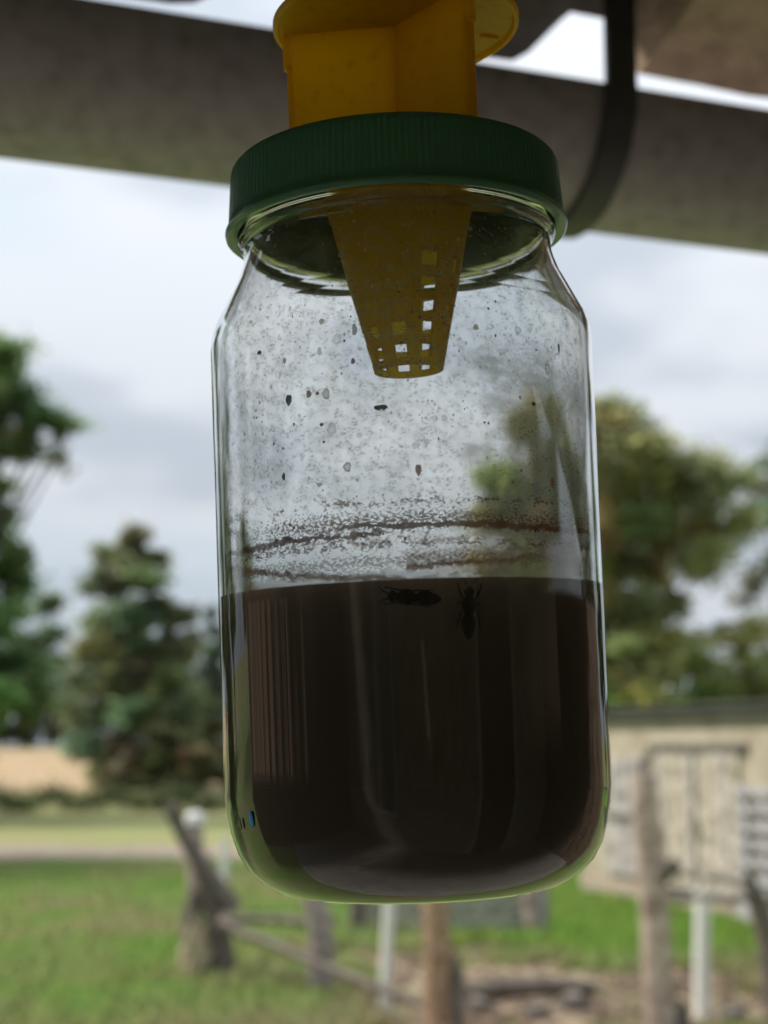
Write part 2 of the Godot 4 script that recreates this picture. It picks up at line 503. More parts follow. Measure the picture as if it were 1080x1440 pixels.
# clumps: list of [x, y, z, rx, ry, rz, leaves] relative to the foot
func tree(called: String, label: String, category: String, at: Vector3, height: float, trunk_r: float, clumps: Array, leaf: float, base: Color, seed_: int, group := "trees behind the paddock", droop := 0.0) -> Node3D:
	var t := thing(called, label, category, at, group)
	var r := RandomNumberGenerator.new()
	r.seed = seed_
	var mb := MB.new()
	var pts := []
	var rad := []
	for i in 9:
		var f := i / 8.0
		pts.append(Vector3(sin(f * 3.0 + seed_) * 0.03 * height * f, -0.2 + f * height * 0.92, cos(f * 2.2 + seed_) * 0.03 * height * f))
		rad.append(lerpf(trunk_r, trunk_r * 0.12, f))
	mb.tube(pts, rad, 9, 0.06, seed_)
	put("trunk", mb.done(), M.tree_bark, t)
	var lb := MB.new()
	for c in clumps:
		var e := Vector3(c[0], c[1], c[2])
		var s: Vector3 = pts[clampi(int(e.y / height * 6.5), 1, 7)]
		lb.tube([s, s.lerp(e, 0.5) + Vector3(0, -0.04 * height, 0), e], [trunk_r * 0.32, trunk_r * 0.2, trunk_r * 0.06], 6, 0.05, seed_)
	put("limbs", lb.done(), M.tree_bark, t)
	var cm := MB.new()
	cm.colored = true
	for c in clumps:
		var shade := Color(base.r * r.randf_range(0.8, 1.25), base.g * r.randf_range(0.85, 1.15), base.b * r.randf_range(0.8, 1.2))
		# each clump is several tufts with gaps between them
		var tufts := maxi(3, int(c[6] / 60.0))
		for k in tufts:
			var o := Vector3(c[0], c[1], c[2]) + Vector3(r.randf_range(-1, 1) * c[3], r.randf_range(-1, 1) * c[4], r.randf_range(-1, 1) * c[5]) * 0.8
			leaf_cloud(cm, o, Vector3(c[3] * r.randf_range(0.45, 1.1), c[4] * r.randf_range(0.4, 0.9), c[5] * r.randf_range(0.5, 1.0)), int(3.6 * c[6] / tufts), leaf, shade, r, droop)
	put("crown", cm.done(), M.leaf, t)
	return t

# clumps that fill an outline given as rows [y, x_min, x_max]
func rows_to_clumps(rows: Array, depth: float, step: float, dens: float, r: RandomNumberGenerator) -> Array:
	var out := []
	for i in rows.size() - 1:
		var y0: float = rows[i][0]
		var y1: float = rows[i + 1][0]
		var n := maxi(1, int(absf(y1 - y0) / step))
		for j in n:
			var f := (j + 0.5) / n
			var lo := lerpf(rows[i][1], rows[i + 1][1], f)
			var hi := lerpf(rows[i][2], rows[i + 1][2], f)
			var w := maxf((hi - lo) * 0.5, 0.2)
			var m := maxi(1, int(round((hi - lo) / (step * 1.25))))
			for q in m:
				var x := lerpf(lo, hi, (q + 0.5) / m) + r.randf_range(-0.15, 0.15) * step
				var zz := r.randf_range(-0.5, 0.5) * minf(depth, w * 1.6)
				out.append([x, lerpf(y0, y1, f) + r.randf_range(-0.2, 0.2) * step, zz, minf(step * 0.85, w), step * 0.62, minf(step * 0.85, w), dens])
	return out

# ------------------------------------------------------------------ ground
func height_at(x: float, z: float) -> float:
	var d := -z
	var h := 1.72 * smoothstep(58.0, 125.0, d)
	return h

var gn := FastNoiseLite.new()
var gn2 := FastNoiseLite.new()

func dirtiness(x: float, z: float) -> float:
	# worn bare earth round the fence, on the right
	var d := -z
	var a := gn.get_noise_2d(x * 1.0, z * 1.0)
	var b := gn2.get_noise_2d(x, z)
	var q := 0.0
	q = maxf(q, smoothstep(0.0, 0.9, 1.0 - Vector2((x + 0.75) / 0.85, (d - 12.6) / 1.4).length() + a * 0.9))
	q = maxf(q, smoothstep(0.0, 0.6, 1.2 - Vector2((x - 1.1) / 1.6, (d - 11.6) / 2.3).length() + a * 0.8 + b * 0.3))
	q = maxf(q, smoothstep(0.0, 0.6, 1.1 - Vector2((x - 2.3) / 0.9, (d - 10.8) / 1.6).length() + a * 0.7 + b * 0.3))
	q = maxf(q, smoothstep(0.0, 0.8, 0.55 - Vector2((x + 1.7) / 0.9, (d - 12.0) / 0.5).length() + a * 0.6) * 0.8)
	return clampf(q, 0.0, 1.0)

func ground_color(x: float, z: float) -> Color:
	var d := -z
	var a := gn.get_noise_2d(x * 0.6, z * 0.35)
	var b := gn2.get_noise_2d(x, z * 0.5)
	var c := Color(0.255, 0.325, 0.120)
	var lush := Color(0.210, 0.335, 0.085)
	var dry := Color(0.33, 0.30, 0.17)
	c = c.lerp(lush, smoothstep(-0.1, 0.5, b))
	c = c.lerp(dry, smoothstep(-0.02, 0.40, a) * 0.8)
	# the strip beyond the track is yellowish
	c = c.lerp(Color(0.30, 0.285, 0.135), smoothstep(25.0, 27.0, d) * (0.75 + 0.5 * b))
	# yard by the shed keeps lush grass
	if x > 0.6 and d > 13.6 and d < 22.0: c = c.lerp(Color(0.190, 0.330, 0.060), 0.8)
	var q := dirtiness(x, z)
	c = c.lerp(Color(0.34, 0.25, 0.19).lerp(Color(0.17, 0.12, 0.09), smoothstep(-0.2, 0.4, b)).lerp(Color(0.22, 0.22, 0.11), smoothstep(0.1, 0.5, a) * 0.5), q * 0.9)
	return c

func make_ground() -> void:
	gn.seed = 4; gn.frequency = 0.55; gn.fractal_octaves = 4
	gn2.seed = 6; gn2.frequency = 0.9; gn2.fractal_octaves = 3
	var angs := []
	var a := -PI
	while a < PI - 0.001:
		angs.append(a)
		a += 0.004 if absf(a) < 0.30 else 0.09
	angs.append(PI)
	var rads := [0.02]
	var r := 2.0
	while r < 1500.0:
		rads.append(r)
		r *= 1.010 if r > 8.8 and r < 45.0 else 1.12
	rads.append(1600.0)
	var vs := PackedVector3Array()
	var cs := PackedColorArray()
	var ix := PackedInt32Array()
	for q in rads:
		for t in angs:
			var x: float = q * sin(t)
			var z: float = -q * cos(t)
			var y := height_at(x, z)
			if q > 8.0 and q < 40.0: y += 0.018 * gn2.get_noise_2d(x * 1.7, z * 1.7) + 0.012 * gn.get_noise_2d(x * 3.0, z * 3.0) - 0.01
			vs.append(Vector3(x, y, z))
			cs.append(ground_color(x, z))
	var w := angs.size()
	for i in rads.size() - 1:
		for j in w - 1:
			var p := i * w + j
			ix.append_array([p, p + w, p + w + 1, p, p + w + 1, p + 1])
	var arr := []
	arr.resize(Mesh.ARRAY_MAX)
	arr[Mesh.ARRAY_VERTEX] = vs
	arr[Mesh.ARRAY_COLOR] = cs
	arr[Mesh.ARRAY_INDEX] = ix
	var am := ArrayMesh.new()
	am.add_surface_from_arrays(Mesh.PRIMITIVE_TRIANGLES, arr)
	var st := SurfaceTool.new()
	st.create_from(am, 0)
	st.generate_normals()
	structure("ground", st.commit(), M.ground, "grassy paddock ground with dry patches and bare earth by the fence", "ground")
	# dirt track
	var mb := MB.new()
	for i in 120:
		var x0 := -36.0 + i * 0.5
		var x1 := x0 + 0.5
		var e := func(x: float, s: float) -> Vector3:
			var z := -24.3 - 0.35 * gn.get_noise_1d(x * 1.4) if s < 0 else -28.2 + 0.5 * gn2.get_noise_1d(x)
			return Vector3(x, 0.022, z)
		mb.quad(e.call(x0, 1.0), e.call(x1, 1.0), e.call(x1, -1.0), e.call(x0, -1.0))
	structure("dirt_track", mb.done(), M.road, "brown dirt track crossing behind the lawn on the left", "track")
	# stubble field climbing to the far trees
	mb = MB.new()
	for i in 40:
		for j in 14:
			var q := func(ii: int, jj: int) -> Vector3:
				var z := -61.0 - 2.6 * gn.get_noise_1d(ii * 2.0) * (1.0 if jj == 0 else 0.0) - 50.0 * jj / 14.0
				var x := -60.0 + ii * 1.5
				return Vector3(x, height_at(x, z) + 0.03, z)
			mb.quad(q.call(i, j + 1), q.call(i + 1, j + 1), q.call(i + 1, j), q.call(i, j))
	structure("stubble_field", mb.done(), M.field, "tan stubble field behind the dark hedge on the left", "field")

func make_grass() -> void:
	var mb := MB.new()
	mb.colored = true
	var r := RandomNumberGenerator.new()
	r.seed = 77
	for i in 9:
		var an := r.randf_range(0, TAU)
		var d := Vector3(cos(an), 0, sin(an))
		var s := Vector3(-d.z, 0, d.x) * 0.006
		var h := r.randf_range(0.05, 0.11)
		var o := d * r.randf_range(0.0, 0.04)
		var k := r.randf_range(0.75, 1.2)
		mb.col = Color(k, k, k)
		var m := o + d * h * 0.25 + Vector3(0, h * 0.6, 0)
		var e := o + d * h * 0.7 + Vector3(0, h, 0)
		mb.quad(o - s, m - s * 0.8, m + s * 0.8, o + s)
		mb.tri(m - s * 0.8, e, m + s * 0.8)
	var xf := []
	var cl := []
	while xf.size() < 26000:
		var d := 9.3 + 15.0 * pow(r.randf(), 1.25)
		var x := r.randf_range(-0.285, 0.285) * d
		if dirtiness(x, -d) > 0.25 + r.randf() * 0.45: continue
		var b := Basis(Vector3.UP, r.randf_range(0, TAU)).scaled(Vector3.ONE * r.randf_range(0.6, 1.5))
		xf.append(Transform3D(b, Vector3(x, -0.01, -d)))
		var c := ground_color(x, -d)
		cl.append(Color(c.r * r.randf_range(0.85, 1.25), c.g * r.randf_range(0.9, 1.2), c.b))
	var mm := MultiMesh.new()
	mm.transform_format = MultiMesh.TRANSFORM_3D
	mm.use_colors = true
	mm.mesh = mb.done()
	mm.instance_count = xf.size()
	for i in xf.size():
		mm.set_instance_transform(i, xf[i])
		mm.set_instance_color(i, cl[i])
	var o := MultiMeshInstance3D.new()
	o.name = "grass"
	o.multimesh = mm
	o.material_override = M.leaf
	add_child(o)
	o.set_meta("kind", "stuff")
	tag(o, "short green grass growing over the paddock", "grass")

# clods and litter strewn over the bare earth
func make_litter() -> void:
	var mb := MB.new()
	mb.tube([Vector3(0, -0.4, 0), Vector3(0.05, -0.1, 0), Vector3(0, 0.25, 0.05), Vector3(0, 0.42, 0)], [0.5, 0.9, 0.7, 0.2], 7, 0.25, 5)
	var r := RandomNumberGenerator.new()
	r.seed = 78
	var xf := []
	while xf.size() < 900:
		var d := 9.4 + 5.5 * r.randf()
		var x := r.randf_range(-0.15, 0.28) * d
		if dirtiness(x, -d) < 0.5: continue
		var s := r.randf_range(0.012, 0.055)
		xf.append(Transform3D(Basis.from_euler(Vector3(r.randf_range(-0.4, 0.4), r.randf_range(0, TAU), r.randf_range(-0.4, 0.4))).scaled(Vector3(s * r.randf_range(0.8, 2.2), s * 0.7, s)), Vector3(x, 0.0, -d)))
	var mm := MultiMesh.new()
	mm.transform_format = MultiMesh.TRANSFORM_3D
	mm.mesh = mb.done()
	mm.instance_count = xf.size()
	for i in xf.size():
		mm.set_instance_transform(i, xf[i])
	var o := MultiMeshInstance3D.new()
	o.name = "dirt_clods"
	o.multimesh = mm
	o.material_override = M.clod
	add_child(o)
	o.set_meta("kind", "stuff")
	tag(o, "brown clods and litter strewn over the bare earth by the fence", "rubble")

# ------------------------------------------------------------------ the trap
func make_trap() -> Node3D:
	var t := thing("wasp_trap", "clear plastic wasp trap jar with green lid and yellow funnel insert", "wasp trap", Vector3(0.0095, 1.71283, -0.40))
	t.rotation = Vector3(deg_to_rad(1.5), 0, deg_to_rad(2.1))
	# jar: one closed shell, outer face upwards then inner face downwards
	var o := [Vector2(0.0001, 0.0042), Vector2(0.016, 0.0036), Vector2(0.027, 0.0016), Vector2(0.0305, 0.0002), Vector2(0.0335, 0.0), Vector2(0.0365, 0.0010), Vector2(0.0402, 0.0037), Vector2(0.0432, 0.0070), Vector2(0.0454, 0.0113),
		Vector2(0.0470, 0.0168), Vector2(0.0479, 0.0222), Vector2(0.04835, 0.0262), Vector2(JR, 0.0270), Vector2(JR + 0.0009, 0.1385), Vector2(0.0490, 0.1420), Vector2(0.0481, 0.1450), Vector2(0.0466, 0.1480), Vector2(0.0446, 0.1520),
		Vector2(0.0424, 0.1562), Vector2(0.0409, 0.1602), Vector2(0.0403, 0.1625), Vector2(0.0401, 0.1645), Vector2(0.0401, 0.1660), Vector2(0.0408, 0.1668), Vector2(0.0415, 0.1676), Vector2(0.0415, 0.1686), Vector2(0.0408, 0.1694), Vector2(0.0401, 0.1702), Vector2(0.0401, 0.1840)]
	o = base_up(o)
	var inn := []
	for i in range(o.size() - 1, -1, -1):
		var a: Vector2 = o[maxi(i - 1, 0)]
		var b: Vector2 = o[mini(i + 1, o.size() - 1)]
		var nn := Vector2((b - a).y, -(b - a).x).normalized()
		var th := 0.0013
		if o[i].y < 0.03: th = 0.0018
		if o[i].y > 0.165 and o[i].y < 0.171: inn.append(Vector2(0.0387, o[i].y)); continue
		var q: Vector2 = o[i] - nn * th
		if i == 0: q = Vector2(0.0001, o[0].y + th)
		inn.append(q)
	var mb := MB.new()
	mb.lathe(o + inn + [o[0]], 192, -PI, PI, 0.75)
	var jar := put("jar", mb.done(), M.glass, t)
	# dried residue on its inner face
	var fp := [Vector2(0.0469, 0.0745), Vector2(0.0469, 0.10), Vector2(0.0469, 0.1385), Vector2(0.0466, 0.1418), Vector2(0.0459, 0.1446), Vector2(0.0446, 0.1476), Vector2(0.0428, 0.1516), Vector2(0.0410, 0.1558), Vector2(0.0395, 0.1598), Vector2(0.0389, 0.1622), Vector2(0.0386, 0.1645), Vector2(0.0385, 0.1690)]
	mb = MB.new()
	mb.lathe(fp, 128, -PI, PI, 0.75, 0.170, 0.074)
	put("dried_residue", mb.done(), M.film, jar)
	# small blue and grey spots on the outer face, low on the left
	for q in [[-0.971, 0.0226, 0.0009, 0.0021, Color(0.25, 0.70, 1.0)], [-1.095, 0.0212, 0.0004, 0.0015, Color(0.6, 0.62, 0.6)]]:
		mb = MB.new()
		mb.lathe([Vector2(0, -1), Vector2(0.7, -0.7), Vector2(1, 0), Vector2(0.7, 0.7), Vector2(0, 1)], 12, -PI, PI, 1.5)
		var fl := put("small_spot", mb.done(), mat(q[4], 0.6), t)
		fl.position = Vector3(sin(q[0]) * 0.0481, q[1], cos(q[0]) * 0.0481)
		fl.rotation = Vector3(0.2, q[0], 0)
		fl.scale = Vector3(q[2], q[3], 0.0003)
	# lid
	var knurl := func(a: float, q: Vector2) -> float:
		if q.y < 0.1715 or q.y > 0.1868 or q.x < 0.042: return 0.0
		return -0.0006 * pow(0.5 + 0.5 * cos(a * 170.0), 2.0)
	mb = MB.new()
	mb.lathe([Vector2(0.0416, 0.1700), Vector2(0.0440, 0.1692), Vector2(0.0446, 0.1697), Vector2(0.0448, 0.1706), Vector2(0.0445, 0.1713), Vector2(0.0440, 0.1718), Vector2(0.0438, 0.1740), Vector2(0.0434, 0.1800), Vector2(0.0431, 0.1855), Vector2(0.0428, 0.1866), Vector2(0.0420, 0.1875), Vector2(0.0405, 0.1880), Vector2(0.0, 0.1882)], 1140, -PI, PI, 0.7, 1.0, 0.0, knurl)
	mb.lathe([Vector2(0.0, 0.1862), Vector2(0.0412, 0.1862), Vector2(0.0416, 0.1700)], 96)
	put("lid", mb.done(), M.green, t)
	# yellow insert: roof disc, three vanes, flange and perforated cone
	var ins := holder("entrance_insert", t)
	ins.position.x = 0.0020
	mb = MB.new()
	mb.lathe([Vector2(0.0, 0.2275), Vector2(0.0312, 0.2275), Vector2(0.0316, 0.2264), Vector2(0.0324, 0.2264), Vector2(0.0328, 0.2270), Vector2(0.0328, 0.2285), Vector2(0.0320, 0.2292), Vector2(0.0, 0.2293)], 96)
	mb.box(Vector3(0.0255, 0.2272, -0.008), Vector3(0.0055, 0.0009, 0.0012), Basis(Vector3.UP, 0.35), 0.0003)
	put("roof_disc", mb.done(), M.yellow, ins)
	for k in 3:
		# the vane seen at the left, the one towards the viewer and the hidden one
		var an: float = [deg_to_rad(-97.0), deg_to_rad(38.0), deg_to_rad(158.0)][k]
		var dir := Vector3(sin(an), 0, cos(an))
		var side := Vector3(cos(an), 0, -sin(an))
		mb = MB.new()
		var bs := Basis(dir, Vector3.UP, side)
		mb.box(dir * 0.0143 + Vector3(0, 0.2065, 0), Vector3(0.0286, 0.0420, 0.0022), bs, 0.0005)
		mb.box(dir * 0.0298 + Vector3(0, 0.2225, 0), Vector3(0.0016, 0.0098, 0.0028), bs, 0.0004)
		mb.box(dir * 0.0290 + Vector3(0, 0.2030, 0), Vector3(0.0012, 0.0320, 0.0030), bs, 0.0004)
		put("vane", mb.done(), M.yellow, ins)
	mb = MB.new()
	mb.lathe([Vector2(0.0175, 0.1835), Vector2(0.0300, 0.1835), Vector2(0.0302, 0.1842), Vector2(0.0302, 0.1856), Vector2(0.0175, 0.1858)], 72)
	put("flange", mb.done(), M.yellow, ins)
	mb = MB.new()
	var cols := 9
	var sub := 6
	var total := cols * sub
	var y_top := 0.1838
	var y_low := 0.1335
	var levels := [y_low]
	for k in 6:
		levels.append(0.1353 + k * 0.0056)
		levels.append(0.1353 + k * 0.0056 + 0.0034)
	levels.append(0.172)
	levels.append(y_top)
	var rad := func(y: float) -> float: return 0.0090 + (y - y_low) / (y_top - y_low) * 0.0118
	var pt := func(k: float, y: float, off: float) -> Vector3:
		var an: float = k / total * TAU + deg_to_rad(10.5)
		var rr: float = rad.call(y) - off
		return Vector3(rr * sin(an), y, rr * cos(an))
	for l in levels.size() - 1:
		var hole_row: bool = l % 2 == 1 and l < 10
		for k in total:
			var y0: float = levels[l]
			var y1: float = levels[l + 1]
			if hole_row and k % sub in [1, 2, 3] and (l < 4 or k / sub < 4):
				if k % sub == 1: mb.quad(pt.call(k, y0, 0.0), pt.call(k, y1, 0.0), pt.call(k, y1, 0.0012), pt.call(k, y0, 0.0012))
				if k % sub == 3: mb.quad(pt.call(k + 1, y0, 0.0012), pt.call(k + 1, y1, 0.0012), pt.call(k + 1, y1, 0.0), pt.call(k + 1, y0, 0.0))
				mb.quad(pt.call(k, y0, 0.0), pt.call(k, y0, 0.0012), pt.call(k + 1, y0, 0.0012), pt.call(k + 1, y0, 0.0))
				mb.quad(pt.call(k, y1, 0.0012), pt.call(k, y1, 0.0), pt.call(k + 1, y1, 0.0), pt.call(k + 1, y1, 0.0012))
				continue
			mb.quad(pt.call(k, y1, 0.0), pt.call(k + 1, y1, 0.0), pt.call(k + 1, y0, 0.0), pt.call(k, y0, 0.0))
	for k in total:
		mb.quad(pt.call(k, y_low, 0.0), pt.call(k + 1, y_low, 0.0), pt.call(k + 1, y_low, 0.0012), pt.call(k, y_low, 0.0012))
	var cone := put("perforated_cone", mb.done(), M.yellow, ins)
	cone.position = Vector3(0.0022, 0, 0)
	cone.rotation.z = deg_to_rad(1.0)
	# wire from the roof disc to the batten
	mb = MB.new()
	mb.tube([Vector3(0, 0.2290, 0), Vector3(0.001, 0.30, 0), Vector3(0.003, 0.45, 0), Vector3(0.006, 0.585, 0)], [0.0011, 0.0011, 0.0011, 0.0011], 8)
	put("hanging_wire", mb.done(), M.strap, t)
	return t

# the moulded base sits a little higher than its outline was drawn
func base_up(p: Array) -> Array:
	return p.map(func(q): return Vector2(q.x, 0.0026 + q.y * 0.9037) if q.y < 0.027 else q)

func make_liquid(trap: Node3D) -> void:
	var l := thing("trap_liquid", "dark brown murky bait liquid filling the lower half of the jar", "liquid", trap.position)
	l.rotation = trap.rotation
	var shell := func(ins: float, top: float) -> Array:
		var b := 0.0003 + ins
		var p := [Vector2(0.0001, 0.0042 + b), Vector2(0.016, 0.0036 + b), Vector2(0.027, 0.0016 + b), Vector2(0.0335, 0.0001 + b), Vector2(0.0363 - ins * 0.5, 0.0012 + b * 0.9), Vector2(0.0402 - b * 0.7, 0.0037 + b * 0.7), Vector2(0.0432 - b * 0.8, 0.0070 + b * 0.6), Vector2(0.0454 - b * 0.9, 0.0113 + b * 0.45),
			Vector2(0.0470 - b, 0.0168 + b * 0.3), Vector2(0.0479 - b, 0.0222), Vector2(JR - b, 0.0270), Vector2(JR + 0.00039 - b, top), Vector2(0.0, top)]
		return base_up(p)
	var mb := MB.new()
	mb.lathe(shell.call(0.0, LIQ), 160)
	put("liquid_body", mb.done(), M.murk, l)
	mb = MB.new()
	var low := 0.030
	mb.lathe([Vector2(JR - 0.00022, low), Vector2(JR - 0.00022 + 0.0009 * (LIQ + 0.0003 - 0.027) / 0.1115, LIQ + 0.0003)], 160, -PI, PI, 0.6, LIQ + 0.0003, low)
	put("suspension_and_light", mb.done(), M.bloom_light, l)

func make_wasp(trap: Node3D, label: String, ang: float, h: float, roll: float, size: float, spread: float) -> void:
	var w := thing("drowned_wasp", label, "wasp", Vector3.ZERO, "drowned wasps in the jar")
	var loc := Vector3(sin(ang) * (JR + 0.00008), h, cos(ang) * (JR + 0.00008))
	w.transform = trap.transform * Transform3D(Basis(Vector3.UP, ang) * Basis(Vector3.BACK, roll), loc)
	w.scale = Vector3(size, size, size * 0.12)
	# it lies against the curved wall
	var bend := func(mb: MB) -> ArrayMesh:
		for i in mb.v.size():
			var p := mb.v[i]
			var tx := size * (cos(roll) * p.x - sin(roll) * p.y)
			p.z -= tx * tx / (2.0 * JR) / (size * 0.12)
			mb.v[i] = p
		return mb.done()
	# body along y, head up: abdomen, waist, thorax, neck, head as one lathed surface
	var mb := MB.new()
	var prof := [Vector2(0.0, -0.0068), Vector2(0.0006, -0.0064), Vector2(0.0013, -0.0052), Vector2(0.0018, -0.0036), Vector2(0.0020, -0.0022), Vector2(0.0015, -0.0012), Vector2(0.0010, -0.0007), Vector2(0.0012, -0.0003), Vector2(0.0018, 0.0006), Vector2(0.0021, 0.0018), Vector2(0.0018, 0.0030), Vector2(0.0011, 0.0037), Vector2(0.0010, 0.0040), Vector2(0.0014, 0.0045), Vector2(0.0015, 0.0052), Vector2(0.0009, 0.0060), Vector2(0.0, 0.0063)]
	mb.lathe(prof, 20, -PI, PI, 1.2)
	put("body", bend.call(mb), M.chitin, w)
	for s in [-1.0, 1.0]:
		for k in 3:
			var y := 0.0006 + 0.0010 * k
			var a := Vector3(s * 0.0013, y, 0.0006)
			var lift: float = [-0.0035, 0.0002, 0.0030][k]
			mb = MB.new()
			mb.tube([a, a + Vector3(s * 0.0022 * spread, lift * 0.4 + 0.0006, 0.0009), a + Vector3(s * 0.0036 * spread, lift, 0.0004), a + Vector3(s * 0.0046 * spread, lift * 1.5, 0.0002)], [0.00030, 0.00026, 0.0002, 0.00012], 6)
			put("leg", bend.call(mb), M.wing, w)
		mb = MB.new()
		mb.tube([Vector3(s * 0.0005, 0.006, 0.0004), Vector3(s * 0.0012, 0.0076, 0.0008), Vector3(s * 0.0022, 0.0084, 0.0006)], [0.00014, 0.00012, 0.00009], 6)
		put("antenna", bend.call(mb), M.chitin, w)
		mb = MB.new()
		var p := [Vector3(s * 0.0010, 0.0022, -0.0010), Vector3(s * 0.0036, -0.0005, -0.0013), Vector3(s * 0.0046, -0.0045, -0.0014), Vector3(s * 0.0030, -0.0062, -0.0014), Vector3(s * 0.0014, -0.0030, -0.0012)]
		for k in [1, 2, 3]:
			var b := Vector3(0, 0, 0.00012)
			mb.quad(p[0] + b, p[k] + b, p[k + 1] + b, p[0] + b)
			mb.quad(p[0], p[k + 1], p[k], p[0])
		put("wing", bend.call(mb), M.wing, w)

# ------------------------------------------------------------------ house above and behind
func make_house() -> void:
	var near := GUT_C - gw * GUT_R
	var h := thing("house", "house eave with dark roof tiles over the trap", "house", Vector3(near.x, 0, near.z))
	var pitch := deg_to_rad(14.0)
	var up := -gw * cos(pitch) + Vector3.UP * sin(pitch)
	var nrm := Vector3.UP * cos(pitch) + gw * sin(pitch)
	var roof := holder("roof", h)
	var variants := []
	for q in 3:
		var r := RandomNumberGenerator.new()
		r.seed = 50 + q
		var prof := []
		for p in [[-0.078, 0.052], [-0.0735, 0.040], [-0.0715, 0.018], [-0.067, 0.003], [-0.05, 0.0], [-0.02, 0.001], [0.02, -0.001], [0.055, 0.0], [0.070, 0.003], [0.083, 0.012], [0.098, 0.028], [0.112, 0.044], [0.120, 0.050], [0.158, 0.052]]:
			prof.append(Vector2(p[0], p[1] + r.randf_range(-0.0015, 0.0015)))
		var mb := MB.new()
		mb.sheet(prof, 0.011, Vector3.ZERO, gx, nrm, up, 0.40)
		variants.append(mb.done())
	var edge := Vector3(0, 2.1965, 0) + gw * 0.022
	for row in 7:
		for col in range(-13, 14):
			var o := put("roof_tile", variants[posmod(col * 5 + row * 3, 3)], M.tile_brown if row == 0 and col in [1, 2, 5] else M.tile, roof)
			o.position = edge + gx * (0.002 + col * 0.2155 + (0.020 if col > 0 else 0.0)) + nrm * (0.009 if col > 0 else 0.0) + up * (row * 0.36) + nrm * (row * 0.002 + (0.0125 if row % 2 == 1 else 0.0)) + gw * 0.004 * ((col * 7) % 3)
	# batten that carries the trap's wire, a rafter end beside it
	var mb2 := MB.new()
	mb2.box(Vector3(0, 2.298, 0) - gw * 0.49, Vector3(6.0, 0.04, 0.05), Basis(gx, Vector3.UP, -gw))
	put("batten", mb2.done(), M.house_door, h)
	# wall with a door and a window
	var back := -gw * 2.3
	var bs := Basis(gx, Vector3.UP, -gw)
	mb2 = MB.new()
	for w in [[-3.0, 2.4, 0.0, 2.74], [-1.55, 0.5, 0.0, 0.9], [-1.55, 0.5, 2.1, 0.64], [-0.55, 1.5, 0.0, 2.74], [0.2 + 0.45, 0.9, 2.05, 0.69], [2.65, 3.1, 0.0, 2.74]]:
		mb2.box(back + gx * w[0] + Vector3(0, w[2] + w[3] * 0.5, 0), Vector3(w[1], w[3], 0.24), bs, 0.004)
	put("wall", mb2.done(), M.house_wall, h)
	for w in [[-3.2, 4.4, 2.05], [2.5, 3.0, 2.05]]:  # unseen boarded walls added at the sides to give the jar dark reflections
		mb2 = MB.new()
		mb2.box(gx * w[0] - gw * (2.17 - w[1] * 0.5) + Vector3(0, w[2] * 0.5, 0), Vector3(0.16, w[2], w[1]), bs, 0.004)
		for q in int(w[1] / 0.42):
			mb2.box(gx * (w[0] - signf(w[0]) * 0.09) - gw * (1.98 - q * 0.42) + Vector3(0, 1.0, 0), Vector3(0.05, 1.98, 0.07), bs, 0.004)
		mb2.box(gx * w[0] - gw * 1.62 + Vector3(0, 2.32, 0), Vector3(0.158, 0.258, 1.1), bs, 0.004)
		put("added_side_wall", mb2.done(), M.added_boards, h)
	var win := holder("window", h)
	mb2 = MB.new()
	for w in [[-1.78, 1.5, 0.05, 1.2], [-1.32, 1.5, 0.05, 1.2], [-1.55, 0.925, 0.41, 0.05], [-1.55, 2.075, 0.41, 0.05]]:
		mb2.box(back + gx * w[0] + Vector3(0, w[1], 0) + gw * 0.08, Vector3(w[2], w[3], 0.07), bs)
	put("frame", mb2.done(), M.house_white, win)
	mb2 = MB.new()
	mb2.box(back + gx * -1.55 + Vector3(0, 1.5, 0) + gw * 0.06, Vector3(0.41, 1.1, 0.006), bs, 0.001)
	put("pane", mb2.done(), M.pane, win)
	var door := holder("door", h)
	mb2 = MB.new()
	for w in [[0.24, 1.02, 0.07, 2.04], [1.06, 1.02, 0.07, 2.04], [0.65, 2.0, 0.75, 0.08]]:
		mb2.box(back + gx * w[0] + Vector3(0, w[1], 0) + gw * 0.09, Vector3(w[2], w[3], 0.08), bs)
	put("frame", mb2.done(), M.house_white, door)
	mb2 = MB.new()
	mb2.box(back + gx * 0.65 + Vector3(0, 0.98, 0) + gw * 0.04, Vector3(0.75, 1.95, 0.05), bs)
	put("leaf", mb2.done(), M.house_door, door)
	mb2 = MB.new()
	mb2.box(back - gx * 1.55 - gw * 0.9 + Vector3(0, 1.4, 0), Vector3(2.4, 2.6, 0.1), bs)
	put("room_back", mb2.done(), M.dark_room, h)
	# paved terrace
	mb2 = MB.new()
	mb2.box(Vector3(near.x, 0.02, near.z) - gw * 0.9, Vector3(8.0, 0.1, 2.6), bs, 0.01)
	structure("terrace", mb2.done(), M.concrete, "grey concrete terrace under the eave", "terrace")

